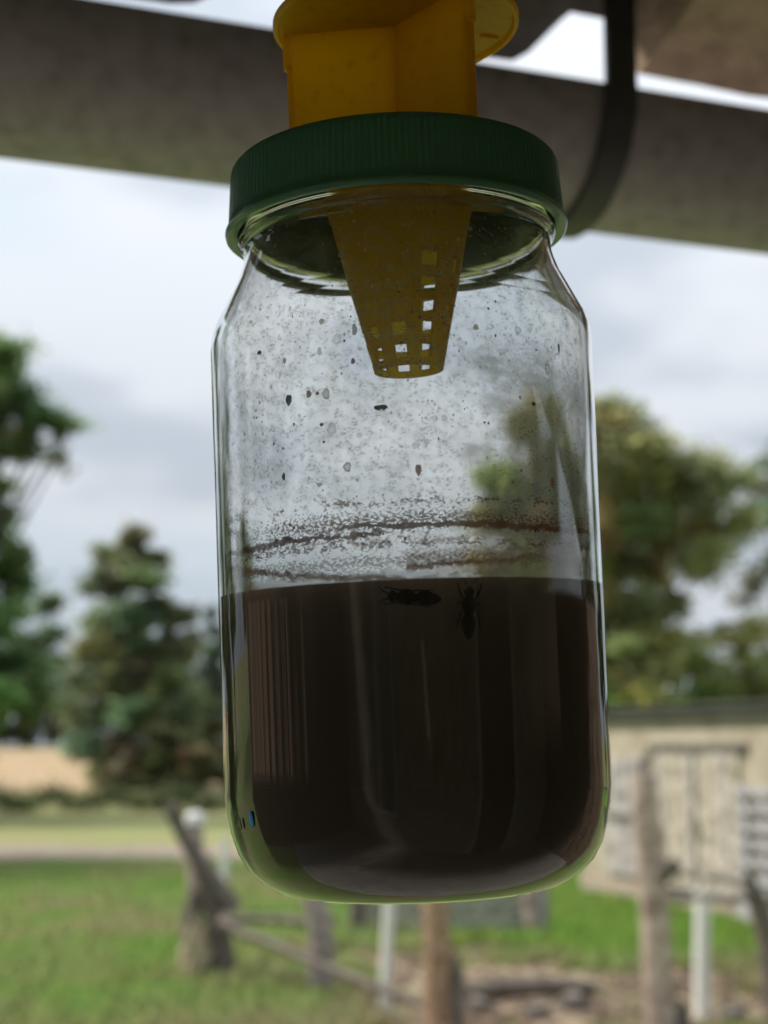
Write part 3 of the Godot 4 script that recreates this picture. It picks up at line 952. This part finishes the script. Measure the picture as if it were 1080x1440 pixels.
func make_gutter() -> void:
	var g := thing("rain_gutter", "grey half round rain gutter crossing behind the jar", "gutter", GUT_C)
	var bs := Basis(gx, Vector3.UP, -gw)
	var n := 40
	var mb := MB.new()
	var a := 0.0
	var len := 7.0
	var arc := []
	for i in n + 1:
		var t := PI * i / n
		arc.append(Vector2(cos(t), sin(t)))
	for i in n:
		# -gw is the house side
		var p := func(k: int, r: float, s: float) -> Vector3: return -gw * arc[k].x * r - Vector3.UP * arc[k].y * r + gx * s
		var q := func(k: int) -> Vector3: return -gw * arc[k].x - Vector3.UP * arc[k].y
		mb.nquad([p.call(i, GUT_R, -len), p.call(i, GUT_R, len), p.call(i + 1, GUT_R, len), p.call(i + 1, GUT_R, -len)], [q.call(i), q.call(i), q.call(i + 1), q.call(i + 1)], [Vector2(0, 0), Vector2(1, 0), Vector2(1, 1), Vector2(0, 1)])
		mb.nquad([p.call(i, GUT_R - 0.0015, len), p.call(i, GUT_R - 0.0015, -len), p.call(i + 1, GUT_R - 0.0015, -len), p.call(i + 1, GUT_R - 0.0015, len)], [-q.call(i), -q.call(i), -q.call(i + 1), -q.call(i + 1)], [Vector2(0, 0), Vector2(1, 0), Vector2(1, 1), Vector2(0, 1)])
	put("channel", mb.done(), M.gutter, g)
	mb = MB.new()
	mb.tube([gw * (GUT_R + 0.006) - gx * len, gw * (GUT_R + 0.006) + gx * len], [0.008, 0.008], 12)
	put("rolled_lip", mb.done(), M.gutter, g)
	# strap brackets
	for k in [-3, -2, -1, 0, 1, 2, 3]:
		mb = MB.new()
		var s: float = 0.1385 + k * 0.7
		var ro := GUT_R + 0.0065
		var ri := GUT_R + 0.0008
		var hw := 0.0108
		for i in n:
			var e := func(kk: int, r: float, ss: float) -> Vector3: return -gw * arc[kk].x * r - Vector3.UP * arc[kk].y * r + gx * (s + ss)
			mb.quad(e.call(i, ro, -hw), e.call(i, ro, hw), e.call(i + 1, ro, hw), e.call(i + 1, ro, -hw))
			mb.quad(e.call(i, ri, hw), e.call(i, ri, -hw), e.call(i + 1, ri, -hw), e.call(i + 1, ri, hw))
			mb.quad(e.call(i, ri, -hw), e.call(i, ro, -hw), e.call(i + 1, ro, -hw), e.call(i + 1, ri, -hw))
			mb.quad(e.call(i, ro, hw), e.call(i, ri, hw), e.call(i + 1, ri, hw), e.call(i + 1, ro, hw))
		mb.box(-gw * (GUT_R + 0.0036) + gx * s + Vector3(0, 0.045, 0), Vector3(hw * 2.0, 0.096, 0.0058), bs)
		put("strap_bracket", mb.done(), M.strap, g)

# ------------------------------------------------------------------ fence things
func post(called: String, label: String, at: Vector3, top: Vector3, r0: float, r1: float, m: Material, seed_: int, group := "paddock fence posts", parts := []) -> Node3D:
	var t := thing(called, label, "fence post", at, group)
	var mb := MB.new()
	var pts := []
	var rad := []
	var rr := RandomNumberGenerator.new()
	rr.seed = seed_
	for i in 9:
		var f := i / 8.0
		var w := Vector3(rr.randf_range(-1, 1), 0, rr.randf_range(-1, 1)) * r0 * 0.10
		pts.append((Vector3(0, -0.25, 0)).lerp(top - at, f) + w)
		rad.append(lerpf(r0, r1, f) * rr.randf_range(0.93, 1.07))
	mb.tube(pts, rad, 12, 0.06, seed_)
	put("shaft", mb.done(), m, t)
	return t

func rail(label: String, a: Vector3, b: Vector3, r: float, seed_: int, m: Material) -> void:
	var t := thing("fence_rail", label, "fence rail", a, "weathered fence rails")
	var mb := MB.new()
	var pts := []
	var rad := []
	var rr := RandomNumberGenerator.new()
	rr.seed = seed_
	for i in 8:
		var f := i / 7.0
		pts.append((b - a) * f + Vector3(0, rr.randf_range(-1, 1) * 0.012 - sin(f * PI) * 0.01, 0))
		rad.append(r * rr.randf_range(0.85, 1.15) * (1.0 - 0.2 * f))
	mb.tube(pts, rad, 10, 0.08, seed_)
	put("pole", mb.done(), m, t)

func make_fence() -> void:
	# split stump with a long bare branch leaning out of it
	var st := thing("split_stump", "thick split tree stump post with pale torn heartwood", "stump", Vector3(-1.37, 0, -12.26))
	var mb := MB.new()
	mb.tube([Vector3(0.12, -0.2, 0), Vector3(0.13, 0.15, 0), Vector3(0.10, 0.40, 0), Vector3(0.06, 0.62, 0.0), Vector3(0.0, 0.80, 0)], [0.13, 0.105, 0.10, 0.10, 0.07], 12, 0.12, 3)
	put("right_stem", mb.done(), M.bark, st)
	mb = MB.new()
	mb.tube([Vector3(-0.08, -0.2, 0.02), Vector3(-0.09, 0.2, 0.02), Vector3(-0.10, 0.45, 0.0), Vector3(-0.06, 0.68, 0.0)], [0.11, 0.085, 0.075, 0.06], 12, 0.14, 5)
	put("left_stem", mb.done(), M.bark, st)
	mb = MB.new()
	mb.tube([Vector3(-0.07, 0.0, 0.10), Vector3(-0.05, 0.16, 0.095), Vector3(-0.01, 0.33, 0.085), Vector3(0.02, 0.47, 0.05)], [0.085, 0.07, 0.05, 0.015], 9, 0.3, 8)
	mb.tube([Vector3(-0.13, 0.05, 0.09), Vector3(-0.12, 0.22, 0.09), Vector3(-0.06, 0.42, 0.07), Vector3(-0.07, 0.52, 0.06)], [0.05, 0.055, 0.04, 0.012], 8, 0.3, 9)
	mb.tube([Vector3(0.0, 0.1, 0.11), Vector3(0.035, 0.22, 0.10), Vector3(0.02, 0.30, 0.09)], [0.06, 0.05, 0.015], 7, 0.3, 10)
	put("torn_heartwood", mb.done(), M.wood_pale, st)
	var br := thing("leaning_branch", "bare grey branch leaning out of the split stump", "branch", Vector3(-1.20, 0.66, -12.2))
	mb = MB.new()
	mb.tube([Vector3(0.06, -0.14, 0), Vector3(-0.06, 0.02, 0), Vector3(-0.19, 0.20, 0), Vector3(-0.33, 0.41, 0), Vector3(-0.42, 0.57, 0), Vector3(-0.485, 0.68, 0)], [0.085, 0.075, 0.068, 0.06, 0.05, 0.035], 10, 0.10, 4)
	put("limb", mb.done(), M.bark, br)
	mb = MB.new()
	mb.tube([Vector3(-0.34, 0.43, 0), Vector3(-0.37, 0.56, 0.02), Vector3(-0.37, 0.67, 0.03)], [0.045, 0.035, 0.02], 8, 0.1, 6)
	put("twig", mb.done(), M.bark, br)
	# posts
	var p := post("fence_post", "pinkish wooden post with white cap behind the leaning branch", Vector3(-1.94, 0, -16.5), Vector3(-1.955, 0.98, -16.5), 0.085, 0.08, M.post_pink, 11)
	mb = MB.new()
	mb.lathe([Vector2(0.0, -0.02), Vector2(0.098, -0.02), Vector2(0.10, 0.0), Vector2(0.096, 0.07), Vector2(0.07, 0.10), Vector2(0.0, 0.105)], 16)
	put("cap", mb.done(), M.white_cap, p).position = Vector3(-0.015, 0.98, 0)
	electric("slim white plastic stake beside the lower left edge of the jar", Vector3(-1.63, 0, -16.3), Vector3(-1.625, 0.80, -16.3), 0.042)
	post("fence_post", "grey wooden post directly below the jar where the rails meet", Vector3(-0.40, 0, -11.4), Vector3(-0.50, 0.95, -11.4), 0.10, 0.092, M.post_grey, 12)
	electric("slanting white plastic stake between the two posts below the jar", Vector3(0.0, 0, -10.76), Vector3(0.042, 0.86, -10.76), 0.038)
	p = post("fence_post", "orange brown wooden post with loose dark bark below the jar", Vector3(0.345, 0, -9.98), Vector3(0.32, 0.96, -9.98), 0.088, 0.085, M.post_orange, 13)
	mb = MB.new()
	mb.tube([Vector3(0.085, -0.1, 0.03), Vector3(0.10, 0.2, 0.03), Vector3(0.10, 0.38, 0.02), Vector3(0.07, 0.50, 0.01)], [0.045, 0.05, 0.045, 0.015], 8, 0.2, 14)
	put("loose_bark", mb.done(), M.bark, p)
	p = post("fence_post", "tall thick pinkish grey post in front of the shed doors", Vector3(1.67, 0, -9.6), Vector3(1.567, 1.585, -9.6), 0.098, 0.078, M.post_pink, 15)
	mb = MB.new()
	mb.tube([Vector3(-0.02, 0.98, 0.04), Vector3(0.05, 1.04, 0.06), Vector3(0.085, 1.07, 0.06)], [0.05, 0.045, 0.03], 8, 0.15, 16)
	put("branch_stub", mb.done(), M.bark, p)
	mb = MB.new()
	mb.tube([Vector3(0.09, -0.1, 0.04), Vector3(0.10, 0.1, 0.04), Vector3(0.09, 0.27, 0.03)], [0.05, 0.055, 0.02], 8, 0.2, 17)
	put("loose_bark", mb.done(), M.bark, p)
	electric("thick white plastic stake right of the tall post", Vector3(2.075, 0, -10.6), Vector3(2.105, 0.79, -10.6), 0.054)
	var b2 := thing("crooked_dead_tree", "dark crooked bare trunk leaning at the right edge", "dead tree", Vector3(2.50, 0, -10.3), "")
	mb = MB.new()
	mb.tube([Vector3(0.02, -0.2, 0), Vector3(0.0, 0.2, 0), Vector3(-0.03, 0.5, 0), Vector3(-0.10, 0.78, 0), Vector3(-0.17, 0.93, 0)], [0.10, 0.085, 0.08, 0.07, 0.04], 10, 0.10, 18)
	put("limb", mb.done(), M.bark, b2)
	# rails
	rail("upper weathered rail running level from the split stump", Vector3(-1.22, 0.47, -12.1), Vector3(-0.36, 0.52, -11.55), 0.036, 21, M.bark)
	rail("lower weathered rail slanting down from the split stump", Vector3(-1.22, 0.45, -12.0), Vector3(0.30, 0.13, -10.15), 0.036, 22, M.bark)
	rail("weathered rail between the tall post and the crooked trunk", Vector3(1.66, 0.83, -9.75), Vector3(2.40, 0.80, -10.35), 0.024, 23, M.post_grey)
	# low board fence behind
	var bf := thing("board_barrier", "low barrier of grey horizontal boards seen below the jar", "board fence", Vector3(-0.15, 0, -15.1))
	for k in 3:
		mb = MB.new()
		mb.box(Vector3(0.80, 0.085 + 0.145 * k, 0.0), Vector3(1.66, 0.125, 0.03), Basis(Vector3.BACK, deg_to_rad(0.9 - 0.5 * k)), 0.004)
		put("board", mb.done(), M.board_grey, bf)
	for q in [[-0.10, 0.5, M.bark], [1.53, 0.62, M.post_pink], [1.62, 0.48, M.board_grey]]:
		mb = MB.new()
		mb.tube([Vector3(q[0], -0.2, 0.06), Vector3(q[0], q[1] * 0.5, 0.06), Vector3(q[0] + 0.01, q[1], 0.06)], [0.085, 0.08, 0.075], 10, 0.07, 30)
		put("upright", mb.done(), q[2], bf)
	# fallen logs and stones on the bare earth
	var lg := thing("fallen_log", "rotten grey log lying on bare earth left of the tall post", "log", Vector3(0.95, 0.07, -11.4))
	mb = MB.new()
	mb.tube([Vector3(-0.42, -0.02, 0.1), Vector3(-0.15, 0.0, 0.04), Vector3(0.2, 0.01, 0), Vector3(0.55, -0.01, -0.12)], [0.045, 0.065, 0.06, 0.04], 11, 0.25, 31)
	put("stem", mb.done(), M.bark, lg)
	var spots := [[0.62, -10.9, 0.10, "flat grey stone beside the orange brown post"], [1.28, -11.0, 0.13, "rounded grey stone at the foot of the tall post"], [1.02, -10.7, 0.09, "small grey stone in front of the rotten log"], [2.25, -10.5, 0.11, "grey stone between the thick white stake and the crooked trunk"]]
	for s in spots:
		var so := thing("stone", s[3], "stone", Vector3(s[0], 0.02, s[1]), "stones on the bare earth")
		mb = MB.new()
		var rr := RandomNumberGenerator.new()
		rr.seed = int(s[0] * 100)
		var q: float = s[2]
		mb.tube([Vector3(0, -q * 0.5, 0), Vector3(0, -q * 0.2, 0), Vector3(0.01, q * 0.25, 0), Vector3(0.01, q * 0.5, 0.01)], [q * 0.9, q * 1.15, q * 0.95, q * 0.45], 9, 0.15, int(s[0] * 50))
		put("rock", mb.done(), M.stone, so)

func electric(label: String, at: Vector3, top: Vector3, r: float) -> void:
	var t := thing("plastic_stake", label, "fence stake", at, "white plastic fence stakes")
	var mb := MB.new()
	var d := top - at
	mb.tube([Vector3(0, -0.15, 0), d * 0.33, d * 0.66, d], [r, r, r * 0.98, r * 0.96], 12)
	put("shaft", mb.done(), M.white_plastic, t)
	mb = MB.new()
	mb.tube([d, d + Vector3(0, 0.02, 0), d + Vector3(0, 0.03, 0)], [r * 1.08, r * 1.08, r * 0.6], 12)
	put("cap", mb.done(), M.white_plastic, t)

# ------------------------------------------------------------------ shed
func make_shed() -> void:
	var A := Vector3(2.684, 0, -18.5)
	var u := Vector3(1.091, 0, 3.0).normalized()
	var nn := Vector3(-u.z, 0, u.x)
	var s := thing("shed", "low beige plastered shed with pale double doors and dark roof edge", "shed", A)
	var bs := Basis(u, Vector3.UP, u.cross(Vector3.UP))
	var at := func(l: float, y: float, out: float) -> Vector3: return u * l + Vector3(0, y, 0) + nn * out
	var bx := func(mb: MB, l0: float, l1: float, y0: float, y1: float, o0: float, o1: float, ch := 0.006) -> void:
		mb.box(at.call((l0 + l1) * 0.5, (y0 + y1) * 0.5, (o0 + o1) * 0.5), Vector3(l1 - l0, y1 - y0, absf(o1 - o0)), bs, ch)
	var mb := MB.new()
	bx.call(mb, -0.85, 6.0, 0.24, 2.10, -3.2, 0.0)
	put("wall", mb.done(), M.plaster, s)
	mb = MB.new()
	bx.call(mb, -0.87, 6.02, -0.2, 0.243, -3.22, 0.03)
	put("plinth", mb.done(), M.plinth, s)
	# roof: fascia board and corrugated sheets
	var roof := holder("roof", s)
	mb = MB.new()
	bx.call(mb, -1.0, 6.2, 2.055, 2.16, -0.02, 0.10)
	put("fascia", mb.done(), M.shed_roof, roof)
	for k in 7:
		mb = MB.new()
		var prof := []
		for i in 113:
			var x := -0.53 + i * 1.06 / 112.0
			prof.append(Vector2(x, 0.011 * cos(x / 0.076 * TAU)))
		mb.sheet(prof, 0.012, at.call(-0.5 + k * 1.04, 2.172 + 0.002 * (k % 2), 0.16), u, Vector3.UP, (-nn + Vector3(0, -0.03, 0)).normalized(), 3.6)
		put("roof_sheet", mb.done(), M.shed_roof, roof)
	# double doors
	var d0 := 1.02
	mb = MB.new()
	bx.call(mb, d0 - 0.16, d0 + 1.80, 1.70, 1.79, 0.001, 0.05)
	put("lintel", mb.done(), M.lintel, s)
	for k in 2:
		var leaf := holder("door", s)
		for q in 4:
			var l0 := d0 + k * 0.86 + q * 0.195
			mb = MB.new()
			bx.call(mb, l0 + 0.004, l0 + 0.191, 0.27, 1.69 - 0.01 * ((q * 3 + k) % 2), 0.004, 0.036 + 0.004 * ((q + k) % 2))
			put("plank", mb.done(), M.door_plank if (q + k) % 3 else M.door_plank2, leaf)
		mb = MB.new()
		bx.call(mb, d0 + k * 0.86 + 0.03, d0 + k * 0.86 + 0.75, 0.42, 0.52, 0.042, 0.066)
		put("ledge", mb.done(), M.door_plank2, leaf)
	mb = MB.new()
	bx.call(mb, d0 + 0.785, d0 + 0.855, 0.9, 1.70, 0.002, 0.03)
	put("door_gap", mb.done(), M.lintel, s)
	mb = MB.new()
	bx.call(mb, d0 + 0.76, d0 + 0.90, 0.86, 0.95, 0.045, 0.08)
	put("latch", mb.done(), M.lintel, s)
	mb = MB.new()
	bx.call(mb, d0 - 0.2, d0 + 1.85, 0.245, 0.275, 0.002, 0.09)
	put("door_sill", mb.done(), M.lintel, s)
	# grey boards on the wall left of the doors
	for q in [[-0.15, 0.32, 0.98, 1.62], [0.36, 0.72, 0.98, 1.66], [-0.15, 0.72, 0.30, 0.88]]:
		mb = MB.new()
		bx.call(mb, q[0], q[1], q[2], q[3], 0.003, 0.05)
		put("shutter_board", mb.done(), M.panel, s)
	mb = MB.new()
	bx.call(mb, -0.15, 0.72, 0.885, 0.975, 0.003, 0.02)
	put("shutter_gap", mb.done(), M.lintel, s)
	mb = MB.new()
	bx.call(mb, 0.74, 0.85, 0.5, 1.68, 0.003, 0.03)
	put("wall_strip", mb.done(), M.lintel, s)
	# pale slatted pallet on end against the wall
	var pw: Vector3 = A + at.call(3.28, 0.42, 0.16)
	var pl := thing("slatted_pallet", "pale blue grey slatted pallet standing against the shed wall", "pallet", Vector3(pw.x, 0.0, pw.z))
	for k in 6:
		mb = MB.new()
		mb.box(Vector3(0, 0.46 + k * 0.17, 0.0), Vector3(0.95, 0.085, 0.022), bs, 0.004)
		put("slat", mb.done(), M.slat, pl)
	for k in 3:
		mb = MB.new()
		mb.box(u * (-0.42 + 0.42 * k) + Vector3(0, 0.68, 0) - nn * 0.062, Vector3(0.09, 1.36, 0.10), bs, 0.005)
		put("bearer", mb.done(), M.slat, pl)
	mb = MB.new()
	mb.box(Vector3(0, 0.12, 0.0), Vector3(0.95, 0.2, 0.024), bs, 0.004)
	put("slat", mb.done(), M.slat, pl)

# ------------------------------------------------------------------ trees of this photograph
func make_trees() -> void:
	var r := RandomNumberGenerator.new()
	r.seed = 200
	# big broadleaf at the left edge: trunk outside the frame, two lobes reach in
	var cl := rows_to_clumps([[12.2, -2.2, 1.0], [11.2, -3.0, 2.0], [10.0, -3.2, 2.1], [9.4, -3.4, 1.4]], 3.0, 0.9, 330, r)
	cl += rows_to_clumps([[9.2, -3.0, 0.4], [8.0, -3.2, 1.0], [6.8, -3.2, 1.3], [5.4, -3.2, 1.5], [4.0, -3.2, 1.9], [2.4, -3.0, 2.6]], 3.0, 0.8, 420, r)
	cl += [[2.2, 10.2, 0.2, 0.7, 0.35, 0.5, 160], [2.8, 9.9, 0.0, 0.5, 0.3, 0.4, 70], [2.0, 9.3, 0.2, 0.6, 0.3, 0.4, 90], [2.5, 9.0, 0.2, 0.3, 0.4, 0.3, 30], [1.75, 6.5, 0.2, 0.4, 0.35, 0.3, 60]]
	var big := tree("broadleaf_tree", "large green broadleaf tree reaching in from the left edge", "tree", Vector3(-11.0, 0, -40.0), 12.3, 0.28, cl, 0.22, Color(0.180, 0.265, 0.105), 201)
	# more of the same kind stand beyond both sides of the frame and show as reflections in the jar
	for q in [[-14.5, -26.0, 1.0, "broadleaf tree standing first outside the left edge"], [-22.0, -20.0, 2.2, "broadleaf tree standing second outside the left edge"], [-27.0, -10.0, 4.0, "broadleaf tree standing third outside the left edge"], [-21.0, -3.0, 1.7, "broadleaf tree standing fourth outside the left edge"], [-23.0, 3.5, 5.2, "broadleaf tree standing fifth outside the left edge"], [15.5, -23.0, 5.0, "broadleaf tree standing first outside the right edge"], [21.0, -17.0, 0.4, "broadleaf tree standing second outside the right edge"]]:
		var o := big.duplicate() as Node3D
		o.name = numbered("broadleaf_tree", self)
		add_child(o, true)
		o.position = Vector3(q[0], 0, q[1])
		o.rotation.y = q[2]
		o.set_meta("label", q[3])
	# brighter bush in front of it
	tree("bright_bush", "bright green bush low at the left edge under the large tree", "bush", Vector3(-9.4, 0, -36.0), 2.9, 0.06, rows_to_clumps([[3.35, -0.9, 0.7], [2.8, -1.0, 0.95], [2.2, -1.0, 0.75], [1.6, -1.0, 0.25], [0.4, -1.0, -0.2]], 1.2, 0.5, 90, r), 0.17, Color(0.19, 0.31, 0.09), 202, "shrubs in the paddock hedge")
	# conical tree left of the jar
	cl = rows_to_clumps([[10.6, -0.15, 0.25], [9.9, -0.7, 0.8], [8.9, -1.3, 1.4], [7.6, -1.75, 1.9], [6.4, -2.0, 2.35], [5.2, -1.6, 2.5], [3.8, -2.4, 2.75], [2.4, -2.6, 3.0], [1.2, -1.9, 2.7], [0.3, -1.1, 2.2]], 3.2, 0.9, 380, r)
	tree("conical_tree", "dark conical tree with a pointed top left of the jar", "tree", Vector3(-10.45, 0, -63.7), 10.6, 0.2, cl, 0.27, Color(0.225, 0.28, 0.16), 203)
	# mass between the two, on the rise behind the field
	for q in [[-26.5, -118.0, 11.2, "round dark tree on the rise next to the large left tree"], [-20.8, -122.0, 9.6, "round dark tree on the rise between the large and conical trees"], [-14.6, -116.0, 7.4, "small dark tree on the rise right of the conical tree"], [-32.5, -120.0, 12.0, "tall dark tree on the rise far at the left edge"]]:
		var hh: float = q[2]
		cl = rows_to_clumps([[hh, -0.8, 0.9], [hh * 0.82, -2.6, 2.5], [hh * 0.6, -3.6, 3.5], [hh * 0.35, -3.7, 3.8], [0.6, -3.4, 3.4]], 4.5, 1.4, 190, r)
		tree("round_tree", q[3], "tree", Vector3(q[0], 1.6, q[1]), hh, 0.22, cl, 0.45, Color(0.16, 0.215, 0.11), 210 + int(hh * 3))
	# thin conifer beside the jar
	cl = rows_to_clumps([[8.9, -0.1, 0.2], [8.2, -0.4, 0.5], [7.0, -0.9, 0.9], [5.8, -0.5, 0.8], [5.0, -1.2, 1.1], [4.0, -0.5, 0.6], [3.2, -1.1, 1.2], [1.5, -1.0, 1.2]], 1.5, 0.8, 95, r)
	tree("thin_conifer", "thin ragged conifer touching the left side of the jar", "tree", Vector3(-9.9, 0.55, -88.0), 9.0, 0.14, cl, 0.34, Color(0.135, 0.185, 0.125), 221)
	# shrubs along the field edge
	for q in [[-8.3, -61.0, 2.6, 1.1, 0, "tall olive shrub between the conical tree and the jar"], [-6.9, -60.0, 1.7, 1.0, 1, "low yellowish shrub nearest the lower left side of the jar"], [-7.5, -66.0, 3.6, 1.3, 0, "tall dark shrub behind the yellowish shrub"]]:
		cl = rows_to_clumps([[q[2], -q[3] * 0.4, q[3] * 0.4], [q[2] * 0.6, -q[3], q[3]], [0.2, -q[3], q[3]]], q[3], 0.6, 110, r)
		tree("shrub", q[5], "shrub", Vector3(q[0], 0.0, q[1]), q[2], 0.06, cl, 0.26, Color(0.150, 0.150, 0.072) if q[4] else Color(0.105, 0.130, 0.066), 230 + int(q[2] * 10), "shrubs in the paddock hedge")
	# low dark hedge
	var hb := MB.new()
	hb.colored = true
	var rh := RandomNumberGenerator.new()
	rh.seed = 240
	for i in 64:
		var x := -14.5 + i * 0.19
		leaf_cloud(hb, Vector3(x, 0.34 + 0.12 * sin(i * 0.7), rh.randf_range(-0.3, 0.3)), Vector3(0.3, 0.36, 0.4), 120, 0.13, Color(0.085, 0.115, 0.055), rh)
	var hg := put("hedge", hb.done(), M.leaf)
	hg.position = Vector3(0, 0, -43.0)
	tag(hg, "low dark green hedge along the front of the stubble field", "hedge")
	# unseen tall hedges added on either hand to darken reflections in the jar
	for q in [[Vector3(-4.6, 0, -5.5), Vector3(-9.5, 0, -14.0), "unseen tall dark hedge added for reflections outside the left edge"], [Vector3(4.4, 0, -3.5), Vector3(8.4, 0, -8.5), "unseen tall dark hedge added for reflections outside the right edge"]]:
		var th := MB.new()
		th.colored = true
		for i in 90:
			var f := i / 89.0
			leaf_cloud(th, (q[1] - q[0]) * f + Vector3(0, 0.5 + 2.6 * rh.randf(), 0), Vector3(0.6, 0.7, 0.6), 90, 0.2, Color(0.085, 0.115, 0.055), rh)
		var ho := put("added_hedge", th.done(), M.leaf)
		ho.position = q[0]
		tag(ho, q[2], "hedge")
	# right side: big olive tree behind the shed
	cl = rows_to_clumps([[11.9, -0.7, 0.5], [11.2, -1.6, 1.2], [10.4, -2.4, 2.3], [9.6, -2.9, 3.4], [8.7, -3.3, 3.9], [7.6, -3.4, 3.5], [6.4, -3.5, 2.3], [5.2, -3.4, 1.4], [4.0, -3.2, 1.3], [2.6, -3.0, 1.7], [1.0, -2.4, 1.6]], 3.6, 0.9, 420, r)
	tree("olive_tree", "large olive green tree with sky gaps right of the jar", "tree", Vector3(6.6, 0, -45.0), 11.9, 0.26, cl, 0.21, Color(0.335, 0.37, 0.165), 251, "trees behind the paddock", 0.5)
	cl = rows_to_clumps([[13.6, -0.3, 0.6], [12.4, -1.2, 1.6], [11.0, -1.5, 2.2], [9.6, -1.0, 2.2], [8.3, -1.9, 2.4], [7.0, -1.0, 2.2], [5.8, -1.7, 2.4], [4.6, -0.6, 1.8]], 2.5, 1.0, 120, r)
	tree("dark_pine", "dark bluish pine at the right edge behind the olive tree", "tree", Vector3(15.3, 0, -60.0), 13.6, 0.26, cl, 0.26, Color(0.165, 0.22, 0.155), 252)
	for q in [[8.8, -47.0, 4.9, 1.3, "rounded green bush behind the shed roof under the olive tree"], [10.7, -46.0, 5.4, 1.5, "yellowish green bush behind the shed roof at the right edge"], [6.9, -43.0, 4.6, 1.5, "light green bush behind the shed roof nearest the jar"]]:
		cl = rows_to_clumps([[q[2], -0.4, 0.4], [q[2] * 0.8, -q[3], q[3]], [q[2] * 0.5, -q[3], q[3]], [0.3, -q[3], q[3]]], 1.6, 0.8, 130, r)
		tree("tall_bush", q[4], "bush", Vector3(q[0], 0, q[1]), q[2], 0.08, cl, 0.2, Color(0.27, 0.325, 0.13), 260 + int(q[2] * 9), "bushes behind the shed")
	# far tree line filling the horizon behind the right side
	for q in [[4.0, -95.0, 8.0, "pale far tree low behind the olive tree on its left"], [20.0, -96.0, 8.6, "pale far tree low behind the dark pine"], [26.5, -92.0, 9.0, "pale far tree beyond the right edge"]]:
		cl = rows_to_clumps([[q[2], -1.0, 1.0], [q[2] * 0.7, -3.4, 3.4], [q[2] * 0.3, -4.2, 4.2], [0.3, -4.0, 4.0]], 4.0, 1.5, 110, r)
		tree("far_tree", q[3], "tree", Vector3(q[0], 0.7, q[1]), q[2], 0.2, cl, 0.55, Color(0.100, 0.125, 0.075), 270 + int(q[0]))

# ------------------------------------------------------------------
func _ready() -> void:
	var cam := Camera3D.new()
	cam.name = "camera"
	cam.position = Vector3(0, 1.75, 0)
	cam.rotation.x = atan(330.0 / 2200.0)
	cam.keep_aspect = Camera3D.KEEP_HEIGHT
	var att := CameraAttributesPhysical.new()
	att.frustum_focal_length = 12.0 / (720.0 / 2200.0)
	att.frustum_focus_distance = 0.372
	att.frustum_near = 0.02
	att.frustum_far = 3000.0
	att.exposure_aperture = 9.5
	cam.attributes = att
	cam.current = true
	add_child(cam)
	var env := Environment.new()
	env.background_mode = Environment.BG_SKY
	env.sky = Sky.new()
	var sm := PanoramaSkyMaterial.new()
	sm.panorama = sky_image()
	env.sky.sky_material = sm
	env.tonemap_mode = Environment.TONE_MAPPER_LINEAR
	env.tonemap_exposure = 3.0
	env.sdfgi_enabled = true
	env.ssao_enabled = true
	env.ssil_enabled = true
	var we := WorldEnvironment.new()
	we.name = "world_environment"
	we.environment = env
	add_child(we)
	var sun := DirectionalLight3D.new()
	sun.name = "sun"
	sun.light_energy = 0.5
	sun.light_color = Color(1.0, 0.965, 0.91)
	sun.light_angular_distance = 12.0
	sun.shadow_enabled = true
	sun.look_at_from_position(Vector3(-6.2, 7.2, -1.7), Vector3.ZERO, Vector3.UP)
	add_child(sun)

	rng.seed = 1
	make_materials()
	make_ground()
	make_house()
	make_gutter()
	make_shed()
	make_trees()
	var trap := make_trap()
	make_liquid(trap)
	make_wasp(trap, "drowned wasp lying level just under the liquid surface", -0.005, 0.0716, deg_to_rad(84.0), 0.95, 0.15)
	make_wasp(trap, "drowned wasp hanging upright with spread legs below the liquid surface", 0.252, 0.0680, deg_to_rad(-4.0), 0.92, 0.4)
	make_fence()
	make_grass()
	make_litter()
